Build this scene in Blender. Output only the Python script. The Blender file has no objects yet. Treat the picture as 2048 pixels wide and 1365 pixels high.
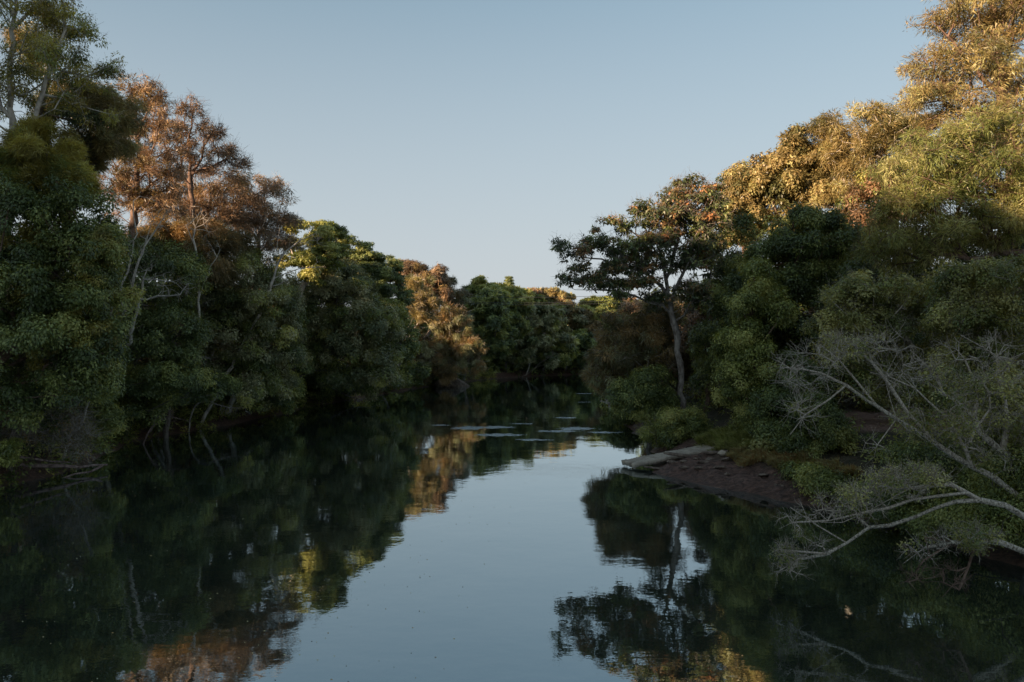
import bpy, math, random
import numpy as np

# ------------------------------------------------------------------ basics
F = 1500.0            # focal length in photo pixels (2048 wide)
CX, CY = 1024.0, 682.5
CAMZ = 7.0
D2R = math.radians
scene = bpy.context.scene
COL = scene.collection
RNG = np.random.default_rng(7)

def P(x, y, d):
    """photo pixel at distance d (metres) -> world point"""
    return np.array([(x-CX)/F*d, d, CAMZ-(y-CY)/F*d])

def link(o, parent=None):
    COL.objects.link(o)
    if parent is not None: o.parent = parent
    return o

def tag(o, label=None, cat=None, group=None, kind=None):
    if label: o['label'] = label
    if cat: o['category'] = cat
    if group: o['group'] = group
    if kind: o['kind'] = kind
    return o

def empty(name, loc, label, cat, group=None):
    o = bpy.data.objects.new(name, None)
    o.location = tuple(float(v) for v in loc); o.empty_display_size = .3
    link(o); return tag(o, label, cat, group)

def mesh_np(name, verts, nper, faces, mats, tone=None, smooth=False, midx=None):
    """verts (V,3); faces flat vertex index array with nper verts a face"""
    me = bpy.data.meshes.new(name)
    verts = np.asarray(verts, dtype=np.float32)
    faces = np.asarray(faces, dtype=np.int32).ravel()
    nf = len(faces)//nper
    me.vertices.add(len(verts)); me.vertices.foreach_set('co', verts.ravel())
    me.loops.add(len(faces)); me.loops.foreach_set('vertex_index', faces)
    me.polygons.add(nf)
    me.polygons.foreach_set('loop_start', np.arange(nf, dtype=np.int32)*nper)
    me.polygons.foreach_set('loop_total', np.full(nf, nper, dtype=np.int32))
    if smooth: me.polygons.foreach_set('use_smooth', np.ones(nf, dtype=bool))
    for m in mats: me.materials.append(m)
    if midx is not None: me.polygons.foreach_set('material_index', np.asarray(midx, dtype=np.int32))
    me.update(calc_edges=True)
    if tone is not None:
        a = me.attributes.new('tone', 'FLOAT', 'FACE')
        a.data.foreach_set('value', np.asarray(tone, dtype=np.float32))
    return me

def obj(name, me, parent=None):
    o = bpy.data.objects.new(name, me); link(o, parent)
    return o

def unit(v):
    n = np.linalg.norm(v, axis=-1, keepdims=True); n[n < 1e-9] = 1
    return v/n

# ------------------------------------------------------------------ materials
def new_mat(name):
    m = bpy.data.materials.new(name); m.use_nodes = True
    nt = m.node_tree; nt.nodes.clear()
    return m, nt

LEAFK = dict(yellow=1.65, rusty=1.45, fallen=1, dry=2.6, green=3.6, reddish=2.0, brown=2.3, olive=3.0, fresh=3.0, leathery=2.8)
def leaf_mat(name, cols, trans=.35, rough=.42, spec=.5, tw=(1.25, 1.1, .55)):
    """cols: three colours picked by the per-leaf tone; a slow noise gives patches"""
    cols = [tuple(min(.45, v*LEAFK.get(name.split('_')[0], 4.0)*w) for v, w in zip(c, (1.14, 1.05, .84) if name.split('_')[0] in ('yellow', 'rusty', 'reddish') else (1.30, 1.04, .78))) for c in cols]
    m, nt = new_mat(name); N = nt.nodes; L = nt.links
    out = N.new('ShaderNodeOutputMaterial')
    at = N.new('ShaderNodeAttribute'); at.attribute_name = 'tone'
    geo = N.new('ShaderNodeNewGeometry')
    no = N.new('ShaderNodeTexNoise'); no.inputs['Scale'].default_value = .45; no.inputs['Detail'].default_value = 2
    L.new(geo.outputs['Position'], no.inputs['Vector'])
    ma = N.new('ShaderNodeMath'); ma.operation = 'MULTIPLY_ADD'; ma.inputs[1].default_value = .9; ma.inputs[2].default_value = -.45
    L.new(no.outputs['Fac'], ma.inputs[0])
    ad = N.new('ShaderNodeMath'); ad.operation = 'ADD'; L.new(at.outputs['Fac'], ad.inputs[0]); L.new(ma.outputs[0], ad.inputs[1])
    cr = N.new('ShaderNodeValToRGB'); e = cr.color_ramp.elements
    e[0].position = .2; e[0].color = (*cols[0], 1); e[1].position = .52; e[1].color = (*cols[1], 1)
    x = e.new(.88); x.color = (*[min(.5, v*1.25) for v in cols[2]], 1)
    L.new(ad.outputs[0], cr.inputs[0])
    pb = N.new('ShaderNodeBsdfPrincipled'); pb.inputs['Roughness'].default_value = rough
    pb.inputs['Specular IOR Level'].default_value = spec
    L.new(cr.outputs[0], pb.inputs['Base Color'])
    mu = N.new('ShaderNodeMix'); mu.data_type = 'RGBA'; mu.blend_type = 'MULTIPLY'; mu.inputs[0].default_value = 1
    L.new(cr.outputs[0], mu.inputs[6]); mu.inputs[7].default_value = (*tw, 1)
    tr = N.new('ShaderNodeBsdfTranslucent'); L.new(mu.outputs[2], tr.inputs[0])
    mx = N.new('ShaderNodeMixShader'); mx.inputs[0].default_value = trans
    L.new(pb.outputs[0], mx.inputs[1]); L.new(tr.outputs[0], mx.inputs[2]); L.new(mx.outputs[0], out.inputs[0])
    return m

def bark_mat(name, dark, light, scale=6, amount=.5):
    m, nt = new_mat(name); N = nt.nodes; L = nt.links
    out = N.new('ShaderNodeOutputMaterial')
    geo = N.new('ShaderNodeNewGeometry')
    mp = N.new('ShaderNodeMapping'); mp.inputs['Scale'].default_value = (1, 1, .55); L.new(geo.outputs['Position'], mp.inputs[0])
    no = N.new('ShaderNodeTexNoise'); no.inputs['Scale'].default_value = scale; no.inputs['Detail'].default_value = 5; no.inputs['Roughness'].default_value = .65
    L.new(mp.outputs[0], no.inputs['Vector'])
    cr = N.new('ShaderNodeValToRGB'); e = cr.color_ramp.elements
    e[0].position = amount-.12; e[0].color = (*dark, 1); e[1].position = amount+.1; e[1].color = (*light, 1)
    L.new(no.outputs['Fac'], cr.inputs[0])
    pb = N.new('ShaderNodeBsdfPrincipled'); pb.inputs['Roughness'].default_value = .9; pb.inputs['Specular IOR Level'].default_value = .15
    L.new(cr.outputs[0], pb.inputs['Base Color'])
    bp = N.new('ShaderNodeBump'); bp.inputs['Strength'].default_value = .6; bp.inputs['Distance'].default_value = .03
    L.new(no.outputs['Fac'], bp.inputs['Height']); L.new(bp.outputs[0], pb.inputs['Normal'])
    L.new(pb.outputs[0], out.inputs[0])
    return m

M = {}
M['dark']    = leaf_mat('dark_green_leaves',  [(.011,.020,.010), (.026,.044,.021), (.058,.082,.038)], .36, tw=(1.5,1.2,.5))
M['mid']     = leaf_mat('mid_green_leaves',   [(.016,.028,.011), (.044,.066,.026), (.095,.120,.046)], .40, tw=(1.5,1.2,.5))
M['fresh']   = leaf_mat('fresh_green_leaves', [(.028,.045,.014), (.070,.098,.032), (.135,.165,.060)], .32, tw=(1.4,1.2,.5))
M['olive']   = leaf_mat('olive_feathery_leaves', [(.036,.044,.016), (.082,.090,.030), (.145,.145,.050)], .40, tw=(1.4,1.1,.4))
M['gold']    = leaf_mat('yellow_green_leaves',[(.078,.072,.032), (.180,.145,.070), (.320,.235,.125)], .35, tw=(1.15,1.0,.65))
M['olivegold'] = leaf_mat('yellow_olive_leaves',[(.045,.055,.026), (.100,.105,.050), (.190,.170,.085)], .32, tw=(1.15,1.0,.6))
M['rust']    = leaf_mat('rusty_brown_needles',[(.085,.066,.046), (.175,.122,.084), (.270,.195,.140)], .30, tw=(1.15,.95,.75))
M['brown']   = leaf_mat('brown_green_needles',[(.035,.040,.022), (.070,.066,.036), (.120,.100,.058)], .28, tw=(1.4,1.1,.6))
M['grey']    = leaf_mat('grey_green_needles', [(.020,.032,.020), (.050,.064,.042), (.105,.118,.080)], .36, tw=(1.3,1.1,.6))
M['fig']     = leaf_mat('leathery_fig_leaves',[(.014,.026,.014), (.032,.044,.022), (.090,.056,.032)], .22, rough=.38, spec=.5, tw=(1.8,1.1,.4))
M['redleaf'] = leaf_mat('reddish_leaves',     [(.036,.034,.022), (.075,.052,.034), (.120,.076,.050)], .28, tw=(1.2,.9,.6))
M['lichen']  = leaf_mat('olive_oval_leaves',  [(.030,.046,.018), (.064,.080,.034), (.150,.150,.075)], .42, tw=(1.4,1.1,.5))
M['grass']   = leaf_mat('green_grass',        [(.050,.075,.030), (.085,.115,.045), (.140,.165,.075)], .25)
M['drygrass']= leaf_mat('dry_grass',          [(.12,.085,.05), (.18,.14,.085), (.23,.19,.12)], .25)
M['fallen']  = leaf_mat('fallen_leaves',      [(.16,.11,.04), (.30,.24,.10), (.50,.46,.30)], .1)
M['bark']    = bark_mat('grey_brown_bark', (.075,.060,.048), (.19,.165,.14), 5)
M['pale']    = bark_mat('pale_smooth_bark', (.20,.17,.145), (.52,.475,.41), 3, .45)
M['figbark'] = bark_mat('fig_bark', (.12,.10,.085), (.30,.27,.24), 4, .5)
M['lbark']   = bark_mat('lichen_spotted_bark', (.10,.08,.06), (.50,.45,.37), 20, .50)
M['bbark']   = bark_mat('brown_bark', (.09,.058,.042), (.21,.145,.11), 5)
M['whitetwig'] = bark_mat('bleached_grey_twigs', (.17,.13,.10), (.50,.44,.36), 24, .48)
M['twig']    = bark_mat('pale_twigs', (.17,.14,.12), (.38,.35,.31), 5, .5)
M['log']     = bark_mat('weathered_log', (.10,.07,.06), (.27,.20,.18), 7, .5)

def ground_mat():
    m, nt = new_mat('bank_soil'); N = nt.nodes; L = nt.links
    out = N.new('ShaderNodeOutputMaterial'); geo = N.new('ShaderNodeNewGeometry')
    sep = N.new('ShaderNodeSeparateXYZ'); L.new(geo.outputs['Position'], sep.inputs[0])
    n1 = N.new('ShaderNodeTexNoise'); n1.inputs['Scale'].default_value = 1.6; n1.inputs['Detail'].default_value = 7; n1.inputs['Roughness'].default_value = .65
    n2 = N.new('ShaderNodeTexNoise'); n2.inputs['Scale'].default_value = 9; n2.inputs['Detail'].default_value = 6
    for n in (n1, n2): L.new(geo.outputs['Position'], n.inputs['Vector'])
    mud = N.new('ShaderNodeValToRGB'); e = mud.color_ramp.elements
    e[0].position = .40; e[0].color = (.060,.034,.026, 1); e[1].position = .62; e[1].color = (.24,.135,.10, 1)
    L.new(n2.outputs['Fac'], mud.inputs[0])
    soil = N.new('ShaderNodeValToRGB'); e = soil.color_ramp.elements
    e[0].position = .35; e[0].color = (.045,.048,.022, 1); e[1].position = .65; e[1].color = (.10,.075,.045, 1)
    L.new(n1.outputs['Fac'], soil.inputs[0])
    # mud below about a metre above the water, soil and leaf litter above
    a = N.new('ShaderNodeMath'); a.operation = 'MULTIPLY_ADD'; a.inputs[1].default_value = .5; L.new(n1.outputs['Fac'], a.inputs[0]); L.new(sep.outputs[2], a.inputs[2])
    r = N.new('ShaderNodeMapRange'); r.inputs[1].default_value = 1.05; r.inputs[2].default_value = 1.45; L.new(a.outputs[0], r.inputs[0])
    mx = N.new('ShaderNodeMix'); mx.data_type = 'RGBA'; L.new(r.outputs[0], mx.inputs[0]); L.new(mud.outputs[0], mx.inputs[6]); L.new(soil.outputs[0], mx.inputs[7])
    # bare pinkish dirt clearing on the right bank
    d = N.new('ShaderNodeVectorMath'); d.operation = 'DISTANCE'; L.new(geo.outputs['Position'], d.inputs[0]); d.inputs[1].default_value = (22.8, 43.5, 1.6)
    da = N.new('ShaderNodeMath'); da.operation = 'MULTIPLY_ADD'; da.inputs[1].default_value = 3; L.new(n1.outputs['Fac'], da.inputs[0]); L.new(d.outputs['Value'], da.inputs[2])
    dr = N.new('ShaderNodeMapRange'); dr.inputs[1].default_value = 7.5; dr.inputs[2].default_value = 6.3; L.new(da.outputs[0], dr.inputs[0])
    dirt = N.new('ShaderNodeValToRGB'); e = dirt.color_ramp.elements
    e[0].position = .3; e[0].color = (.32,.19,.145, 1); e[1].position = .7; e[1].color = (.52,.34,.27, 1); L.new(n2.outputs['Fac'], dirt.inputs[0])
    m2 = N.new('ShaderNodeMix'); m2.data_type = 'RGBA'; L.new(dr.outputs[0], m2.inputs[0]); L.new(mx.outputs[2], m2.inputs[6]); L.new(dirt.outputs[0], m2.inputs[7])
    pb = N.new('ShaderNodeBsdfPrincipled'); L.new(m2.outputs[2], pb.inputs['Base Color'])
    rr = N.new('ShaderNodeMapRange'); rr.inputs[1].default_value = .1; rr.inputs[2].default_value = .9; rr.inputs[3].default_value = .38; rr.inputs[4].default_value = .9
    L.new(sep.outputs[2], rr.inputs[0]); L.new(rr.outputs[0], pb.inputs['Roughness'])
    n3 = N.new('ShaderNodeTexNoise'); n3.inputs['Scale'].default_value = 3.2; n3.inputs['Detail'].default_value = 9; n3.inputs['Roughness'].default_value = .7; n3.inputs['Distortion'].default_value = .6
    mp3 = N.new('ShaderNodeMapping'); mp3.inputs['Scale'].default_value = (1, 1.9, 3); L.new(geo.outputs['Position'], mp3.inputs[0]); L.new(mp3.outputs[0], n3.inputs['Vector'])
    bp = N.new('ShaderNodeBump'); bp.inputs['Strength'].default_value = 1; bp.inputs['Distance'].default_value = .35
    L.new(n3.outputs['Fac'], bp.inputs['Height'])
    L.new(n3.outputs['Fac'], mud.inputs[0]); L.new(bp.outputs[0], pb.inputs['Normal'])
    L.new(pb.outputs[0], out.inputs[0]); return m
M['ground'] = ground_mat()

def water_mat():
    m, nt = new_mat('river_water'); N = nt.nodes; L = nt.links
    out = N.new('ShaderNodeOutputMaterial'); geo = N.new('ShaderNodeNewGeometry')
    def noise(scale, sx, sy, det=3):
        mp = N.new('ShaderNodeMapping'); mp.inputs['Scale'].default_value = (sx, sy, 1); L.new(geo.outputs['Position'], mp.inputs[0])
        n = N.new('ShaderNodeTexNoise'); n.inputs['Scale'].default_value = scale; n.inputs['Detail'].default_value = det
        L.new(mp.outputs[0], n.inputs['Vector']); return n.outputs['Fac']
    def math_(op, a, b, c=None):
        n = N.new('ShaderNodeMath'); n.operation = op
        for i, v in enumerate((a, b, c)):
            if v is None: continue
            if isinstance(v, (int, float)): n.inputs[i].default_value = v
            else: L.new(v, n.inputs[i])
        return n.outputs[0]
    big = noise(.35, 1, 1, 2); fine = noise(2.2, 1, 1.3, 3)
    # cat's-paws: small patches of wind ripple out in the channel
    patches = [(-3.4, 60.5, 1.5, 1.2), (-1.2, 61.0, 1.3, .9), (-1.0, 56.0, 1.9, .8), (-6.0, 62.5, .9, .5), (5.2, 60.0, 1.5, 1.0), (3.6, 58.3, 1.6, .7), (4.9, 68.5, .9, .6),
               (7.2, 57.5, 1.3, .5), (1.5, 53.2, 1.2, .5), (9.6, 100.0, 1.4, .5), (8.3, 86.0, 1.0, .3), (.9, 63.5, .8, .4)]
    mask = None
    nz = noise(1.5, 1, 1.6, 4)
    for (px, py, rx, ry) in patches:
        mp = N.new('ShaderNodeMapping'); mp.vector_type = 'POINT'
        mp.inputs['Location'].default_value = (-px/rx, -py/ry, 0); mp.inputs['Scale'].default_value = (1/rx, 1/ry, 0)
        L.new(geo.outputs['Position'], mp.inputs[0])
        ln = N.new('ShaderNodeVectorMath'); ln.operation = 'LENGTH'; L.new(mp.outputs[0], ln.inputs[0])
        v = math_('SUBTRACT', 1.05, ln.outputs['Value'])
        v = math_('ADD', v, math_('MULTIPLY_ADD', nz, 2.6, -1.45))
        mask = v if mask is None else math_('MAXIMUM', mask, v)
    mr = N.new('ShaderNodeMapRange'); mr.inputs[1].default_value = .0; mr.inputs[2].default_value = .35; L.new(mask, mr.inputs[0]); mask = mr.outputs[0]
    rip = noise(7.0, .6, 1.5, 2)
    h = math_('MULTIPLY', big, .012)
    h = math_('MULTIPLY_ADD', fine, .0020, h)
    h = math_('MULTIPLY_ADD', math_('MULTIPLY', rip, mask), .075, h)
    bp = N.new('ShaderNodeBump'); bp.inputs['Strength'].default_value = 1; bp.inputs['Distance'].default_value = 1
    L.new(h, bp.inputs['Height'])
    lw = N.new('ShaderNodeFresnel'); lw.inputs['IOR'].default_value = 1.55; L.new(bp.outputs[0], lw.inputs['Normal'])
    gl = N.new('ShaderNodeBsdfGlossy'); gl.inputs['Roughness'].default_value = .015; gl.inputs[0].default_value = (.86,.96,1,1); L.new(bp.outputs[0], gl.inputs['Normal'])
    fac = math_('MINIMUM', math_('MULTIPLY_ADD', lw.outputs[0], .85, .32), 1.0)
    df = N.new('ShaderNodeBsdfDiffuse'); df.inputs[0].default_value = (.022,.028,.020,1)
    mx = N.new('ShaderNodeMixShader'); L.new(fac, mx.inputs[0]); L.new(df.outputs[0], mx.inputs[1]); L.new(gl.outputs[0], mx.inputs[2])
    L.new(mx.outputs[0], out.inputs[0]); return m
M['water'] = water_mat()

def concrete_mat():
    m, nt = new_mat('ribbed_concrete'); N = nt.nodes; L = nt.links
    out = N.new('ShaderNodeOutputMaterial'); geo = N.new('ShaderNodeNewGeometry')
    n = N.new('ShaderNodeTexNoise'); n.inputs['Scale'].default_value = 2.5; n.inputs['Detail'].default_value = 8; n.inputs['Roughness'].default_value = .7
    L.new(geo.outputs['Position'], n.inputs['Vector'])
    cr = N.new('ShaderNodeValToRGB'); e = cr.color_ramp.elements
    e[0].position = .32; e[0].color = (.19,.155,.12,1); e[1].position = .66; e[1].color = (.46,.40,.32,1)
    L.new(n.outputs['Fac'], cr.inputs[0])
    pb = N.new('ShaderNodeBsdfPrincipled'); pb.inputs['Roughness'].default_value = .85; L.new(cr.outputs[0], pb.inputs['Base Color'])
    bp = N.new('ShaderNodeBump'); bp.inputs['Strength'].default_value = .6; bp.inputs['Distance'].default_value = .03
    L.new(n.outputs['Fac'], bp.inputs['Height']); L.new(bp.outputs[0], pb.inputs['Normal'])
    L.new(pb.outputs[0], out.inputs[0]); return m
M['concrete'] = concrete_mat()
M['rock'] = bark_mat('bank_rock', (.085,.062,.05), (.21,.165,.13), 3.5, .5)
M['palerock'] = bark_mat('pale_rock', (.22,.18,.14), (.40,.34,.27), 5, .45)
def wire_mat():
    m, nt = new_mat('cable'); N = nt.nodes
    out = N.new('ShaderNodeOutputMaterial'); pb = N.new('ShaderNodeBsdfPrincipled')
    pb.inputs['Base Color'].default_value = (.03,.03,.032,1); pb.inputs['Roughness'].default_value = .6
    nt.links.new(pb.outputs[0], out.inputs[0]); return m
M['wire'] = wire_mat()

# ------------------------------------------------------------------ ground
LEFT = [(-22,-200),(-24,-60),(-25,0),(-25,30),(-24,36),(-23.6,42),(-25.5,48),(-26.2,53),(-24.2,60),(-22.4,69),(-21,80),(-18.5,92),(-14,110),(-8.5,128),(-2,142),(8,153),(20,161),(36,166),(70,168),(400,175)]
RIGHT = [(22,-200),(21,-60),(19,0),(17.5,15),(15.6,22),(14.0,27),(13.3,30),(12.6,32.5),(11.1,34.8),(9.4,37.0),(7.6,39.9),(8.0,43.0),(8.9,46.5),(9.6,50),(9.6,60),(9.6,71),(10.6,88),(12.2,107),(14.5,125),(19,136),(30,143),(70,146),(400,150)]
POLY = np.array(LEFT + RIGHT[::-1], float)
def sdist(px, py):
    """distance to the river outline, positive on land"""
    p = np.stack([px, py], -1).reshape(-1, 2)
    best = np.full(len(p), 1e9); inside = np.zeros(len(p), bool)
    n = len(POLY)
    for i in range(n):
        a = POLY[i]; b = POLY[(i+1) % n]; ab = b-a
        t = np.clip(((p-a)@ab)/(ab@ab), 0, 1)
        best = np.minimum(best, np.hypot(*(p-(a+t[:, None]*ab)).T))
        c = ((a[1] > p[:, 1]) != (b[1] > p[:, 1]))
        dy = b[1]-a[1] if abs(b[1]-a[1]) > 1e-9 else 1e-9
        c &= p[:, 0] < (b[0]-a[0])*(p[:, 1]-a[1])/dy + a[0]
        inside ^= c
    return np.where(inside, -best, best).reshape(np.shape(px))

def vnoise(x, y, s, seed=0):
    """smooth value noise"""
    r = np.random.default_rng(seed); T = r.random((64, 64))
    x = np.asarray(x)/s; y = np.asarray(y)/s
    xi = np.floor(x).astype(int); yi = np.floor(y).astype(int); fx = x-xi; fy = y-yi
    fx = fx*fx*(3-2*fx); fy = fy*fy*(3-2*fy)
    g = lambda i, j: T[i % 64, j % 64]
    return (g(xi,yi)*(1-fx)+g(xi+1,yi)*fx)*(1-fy)+(g(xi,yi+1)*(1-fx)+g(xi+1,yi+1)*fx)*fy

SUN_AZ = np.array([-.80, -.60]); SUN_EL = D2R(12)
SHADE_RIDGE_D, SHADE_RIDGE_H = 105.0, 36.5
def height(x, y):
    x = np.asarray(x, float); y = np.asarray(y, float)
    sd = sdist(x, y) + (vnoise(x, y, 3.0, 1)-.5)*1.1 + (vnoise(x, y, 1.1, 2)-.5)*.35
    mud = np.exp(-((x-11)**2/40+(y-35)**2/40))
    bank = np.clip(sd/(2.2-.3*mud), 0, 1); bank = bank*bank*(3-2*bank)
    land = bank*(.95-.42*mud) + np.clip((sd-1.6)/6, 0, 1)*1.3 + np.clip((sd-7)/9, 0, 1)*.5 + np.clip(sd-16, 0, 60)*.04
    land = land + (vnoise(x, y, 9, 3)-.5)*.8*np.clip(sd/6, 0, 1) + (vnoise(x, y, 1.3, 4)-.5)*.22*np.clip(sd/1.2, 0, 1) + (vnoise(x, y, .6, 9)-.5)*.13*np.clip(sd/1, 0, 1)
    # stepped, broken mud by the ramp
    land = land + mud*(np.abs(vnoise(x*1.2+y*.5, y*2.2, .7, 5)-.5)*.55+(vnoise(x, y*1.6, .35, 15)-.5)*.12)*np.clip(sd/.8, 0, 1)*np.clip((6-sd)/2, 0, 1)
    water = np.maximum(sd*.4, -1.6)
    z = np.where(sd > 0, land, water)
    # the ground is cut away under the boat ramp
    u = (x-6.25)*.953+(y-41.2)*.302; vv = -(x-6.25)*.302+(y-41.2)*.953
    foot = (u > -1) & (u < 5.3) & (np.abs(vv) < 1.55)
    z = np.where(foot, np.minimum(z, -.05+.115*u), z)
    cap = .10+.13*(x-6.25)+.10*np.clip(sd, 0, 3)+4*np.clip(x-11.4, 0, 9)+3*np.clip(y-43.3, 0, 9)+3*np.clip(34.5-y, 0, 9)+(vnoise(x*1.3, y*2.6, .5, 33)-.5)*.22
    z = np.where((x > 5) & (x < 13.5) & (y > 33) & (y < 45) & (sd > 0), np.minimum(z, np.maximum(cap, .04)), z)
    # unseen ridge added behind the camera, its crest shaped to set the trees' shade
    s = x*SUN_AZ[0]+y*SUN_AZ[1]; c = x*SUN_AZ[1]-y*SUN_AZ[0]
    rd = np.exp(-((s-SHADE_RIDGE_D)/22)**2)*(SHADE_RIDGE_H+(vnoise(c, s, 14, 6)-.5)*7+(vnoise(c, s, 5, 8)-.5)*5+9*np.exp(-((c-45)/4.5)**2)+5.5*np.exp(-((c-25)/6.5)**2)-5*np.exp(-((c-86)/5)**2)+3.5*np.exp(-((c-74)/5)**2)+17*np.clip((c-97)/8, 0, 1))
    z = z + np.where(sd > 0, rd*np.clip(sd/40, 0, 1), 0)
    return z

def axis(parts):
    a = np.concatenate([np.arange(p[0], p[1], p[2]) for p in parts]); return a
def grid(xs, ys):
    X, Y = np.meshgrid(xs, ys); Z = height(X, Y)
    nx, ny = len(xs), len(ys)
    i = np.arange(ny-1)[:, None]*nx + np.arange(nx-1)[None]
    f = np.stack([i, i+1, i+nx+1, i+nx], -1)
    return np.stack([X, Y, Z], -1).reshape(-1, 3), f.reshape(-1, 4)
xs = axis([(-1500,-300,80),(-300,-60,4),(-60,-34,1),(-34,-16,.4),(-16,3,1.2),(3,20,.16),(20,34,.6),(34,80,2),(80,300,6),(300,1600,80)])
ys = axis([(-300,-150,15),(-150,14,3),(14,28,.5),(28,50,.16),(50,75,.5),(75,180,1.2),(180,330,5),(330,1700,80)])
v, f = grid(xs, ys)
g = obj('ground', mesh_np('ground', v, 4, f, [M['ground']], smooth=True)); tag(g, kind='structure')
def gz(x, y): return float(height(np.array([x]), np.array([y]))[0])

wv = np.array([(-60,-220,0),(420,-220,0),(420,230,0),(-60,230,0)], float)
w = obj('water', mesh_np('water', wv, 4, [0,1,2,3], [M['water']])); tag(w, kind='structure')

# ------------------------------------------------------------------ wood: skeletons and tubes
def tubes(nodes, par, rad, main, sides):
    """tapered tubes along every parent-child edge; rings on a main line are shared so it reads as one limb"""
    n = len(nodes); idx = np.nonzero(par >= 0)[0]
    pa = par[idx]; d = unit(nodes[idx]-nodes[pa])
    tan = np.zeros((n, 3)); tan[idx] = d
    mc = np.full(n, -1)
    for i in idx:
        if main[i]: mc[par[i]] = i
    has = mc >= 0; t2 = tan.copy(); t2[has] = unit(tan[has]+tan[mc[has]])
    r0 = np.where(main[idx], rad[pa], np.minimum(rad[pa], rad[idx]*1.25)); r1 = rad[idx]
    ta = np.where(main[idx][:, None], t2[pa], d); tb = t2[idx]
    def ring(c, t, r):
        ref = np.where(np.abs(t[:, 2:3]) > .8, np.array([[0, 1., 0]]), np.array([[0, 0, 1.]]))
        u = unit(np.cross(ref, t)); w_ = np.cross(t, u)
        a = np.arange(sides)*2*np.pi/sides
        return c[:, None]+r[:, None, None]*(u[:, None]*np.cos(a)[None, :, None]+w_[:, None]*np.sin(a)[None, :, None])
    # keep the frame steady within an edge: project tb's frame from ta
    A = ring(nodes[pa], ta, r0)
    same = (np.abs(ta[:, 2]) > .8) == (np.abs(tb[:, 2]) > .8)
    tb = np.where(same[:, None], tb, ta)
    B = ring(nodes[idx], tb, r1)
    V = np.concatenate([A, B], 1).reshape(-1, 3)
    k = np.arange(sides); k2 = (k+1) % sides
    q = np.stack([k, k2, k2+sides, k+sides], -1)
    Fc = (np.arange(len(idx))*2*sides)[:, None, None]+q[None]
    return V, Fc.reshape(-1, 4)

JIT = [.06]
def skeleton(paths, targets, rbase, rtip=.012, lam=.35, bend=.18, rng=RNG, step=.9, pipe=2.3):
    """paths: list of (k,3) polylines, the first is the trunk; targets join the nearest wood"""
    nodes = []; par = []; plen = []; fixed = []; own = []; tend = np.full(len(targets), -1)
    for k, pth in enumerate(paths):
        pth = np.asarray(pth, float)
        # smooth resample
        segs = np.linalg.norm(np.diff(pth, axis=0), axis=1); L = np.r_[0, np.cumsum(segs)]
        n = max(2, int(L[-1]/(step*.7))+1); t = np.linspace(0, L[-1], n)
        q = np.stack([np.interp(t, L, pth[:, c]) for c in range(3)], -1)
        for _ in range(3): q[1:-1] = .5*q[1:-1]+.25*(q[:-2]+q[2:])
        if len(q) > 3: q[1:-1] += rng.normal(0, JIT[0]*min(1, segs.mean()/2), (len(q)-2, 3))
        if k == 0: start = -1
        else:
            start = int(np.argmin(np.linalg.norm(np.array(nodes)-q[0], axis=1)))
            q = q[1:] if len(q) > 1 else q
        for p in q:
            pl = 0 if start < 0 else plen[start]+np.linalg.norm(p-nodes[start])
            nodes.append(p); par.append(start); plen.append(pl); fixed.append(True); own.append(k); start = len(nodes)-1
    cap = len(nodes)+len(targets)*6+50
    A = np.zeros((cap, 3)); A[:len(nodes)] = nodes; PL = np.zeros(cap); PL[:len(nodes)] = plen
    n = len(nodes); par = list(par)
    low = A[:n, 2].min(); trunk_h = A[:n, 2].max()-low
    order = np.argsort(np.min(np.linalg.norm(targets[:, None]-A[None, :n], axis=2), axis=1)) if len(targets) else []
    for j in order:
        t = targets[j]; d = np.linalg.norm(A[:n]-t, axis=1)
        cost = d+lam*PL[:n]+np.maximum(0, A[:n, 2]-t[2])*.5 + np.where(A[:n, 2] < low+.15*trunk_h, 4, 0)
        a = int(np.argmin(cost)); L = d[a]; k = max(1, int(L/step)); k = min(k, 5)
        prev = a; p0 = A[a].copy(); arc = rng.normal(0, bend*.5, 3)*L; arc[2] = abs(arc[2])*.6+.06*L
        for s in range(1, k+1):
            u = s/k; p = p0+(t-p0)*u+arc*math.sin(math.pi*u)
            A[n] = p; par.append(prev); own.append(own[a]); PL[n] = PL[prev]+np.linalg.norm(p-A[prev]); prev = n; n += 1
            if n >= cap-8: break
        tend[j] = prev
        if n >= cap-8: break
    A = A[:n]; par = np.array(par[:n]); area = np.full(n, rtip**pipe)
    big = np.full(n, -1.0); mchild = np.full(n, -1)
    for i in range(n-1, 0, -1):
        p = par[i]
        if p >= 0:
            area[p] += area[i]
            if area[i] > big[p]: big[p] = area[i]; mchild[p] = i
    rad = area**(1/pipe)
    k = rbase/rad[0]
    if k < 1: rad = np.maximum(rad*k, rtip)
    else: rad = rad*(1+(k-1)*np.clip((rad-rtip)/(rad[0]-rtip+1e-9), 0, 1)**.7)
    rad = rad*rng.uniform(.87, 1.15, len(rad))
    main = np.zeros(n, bool)
    ok = mchild[mchild >= 0]; main[ok] = True
    OWN[0] = np.array(own); OWN[1] = tend
    return A, par, rad, main

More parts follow.
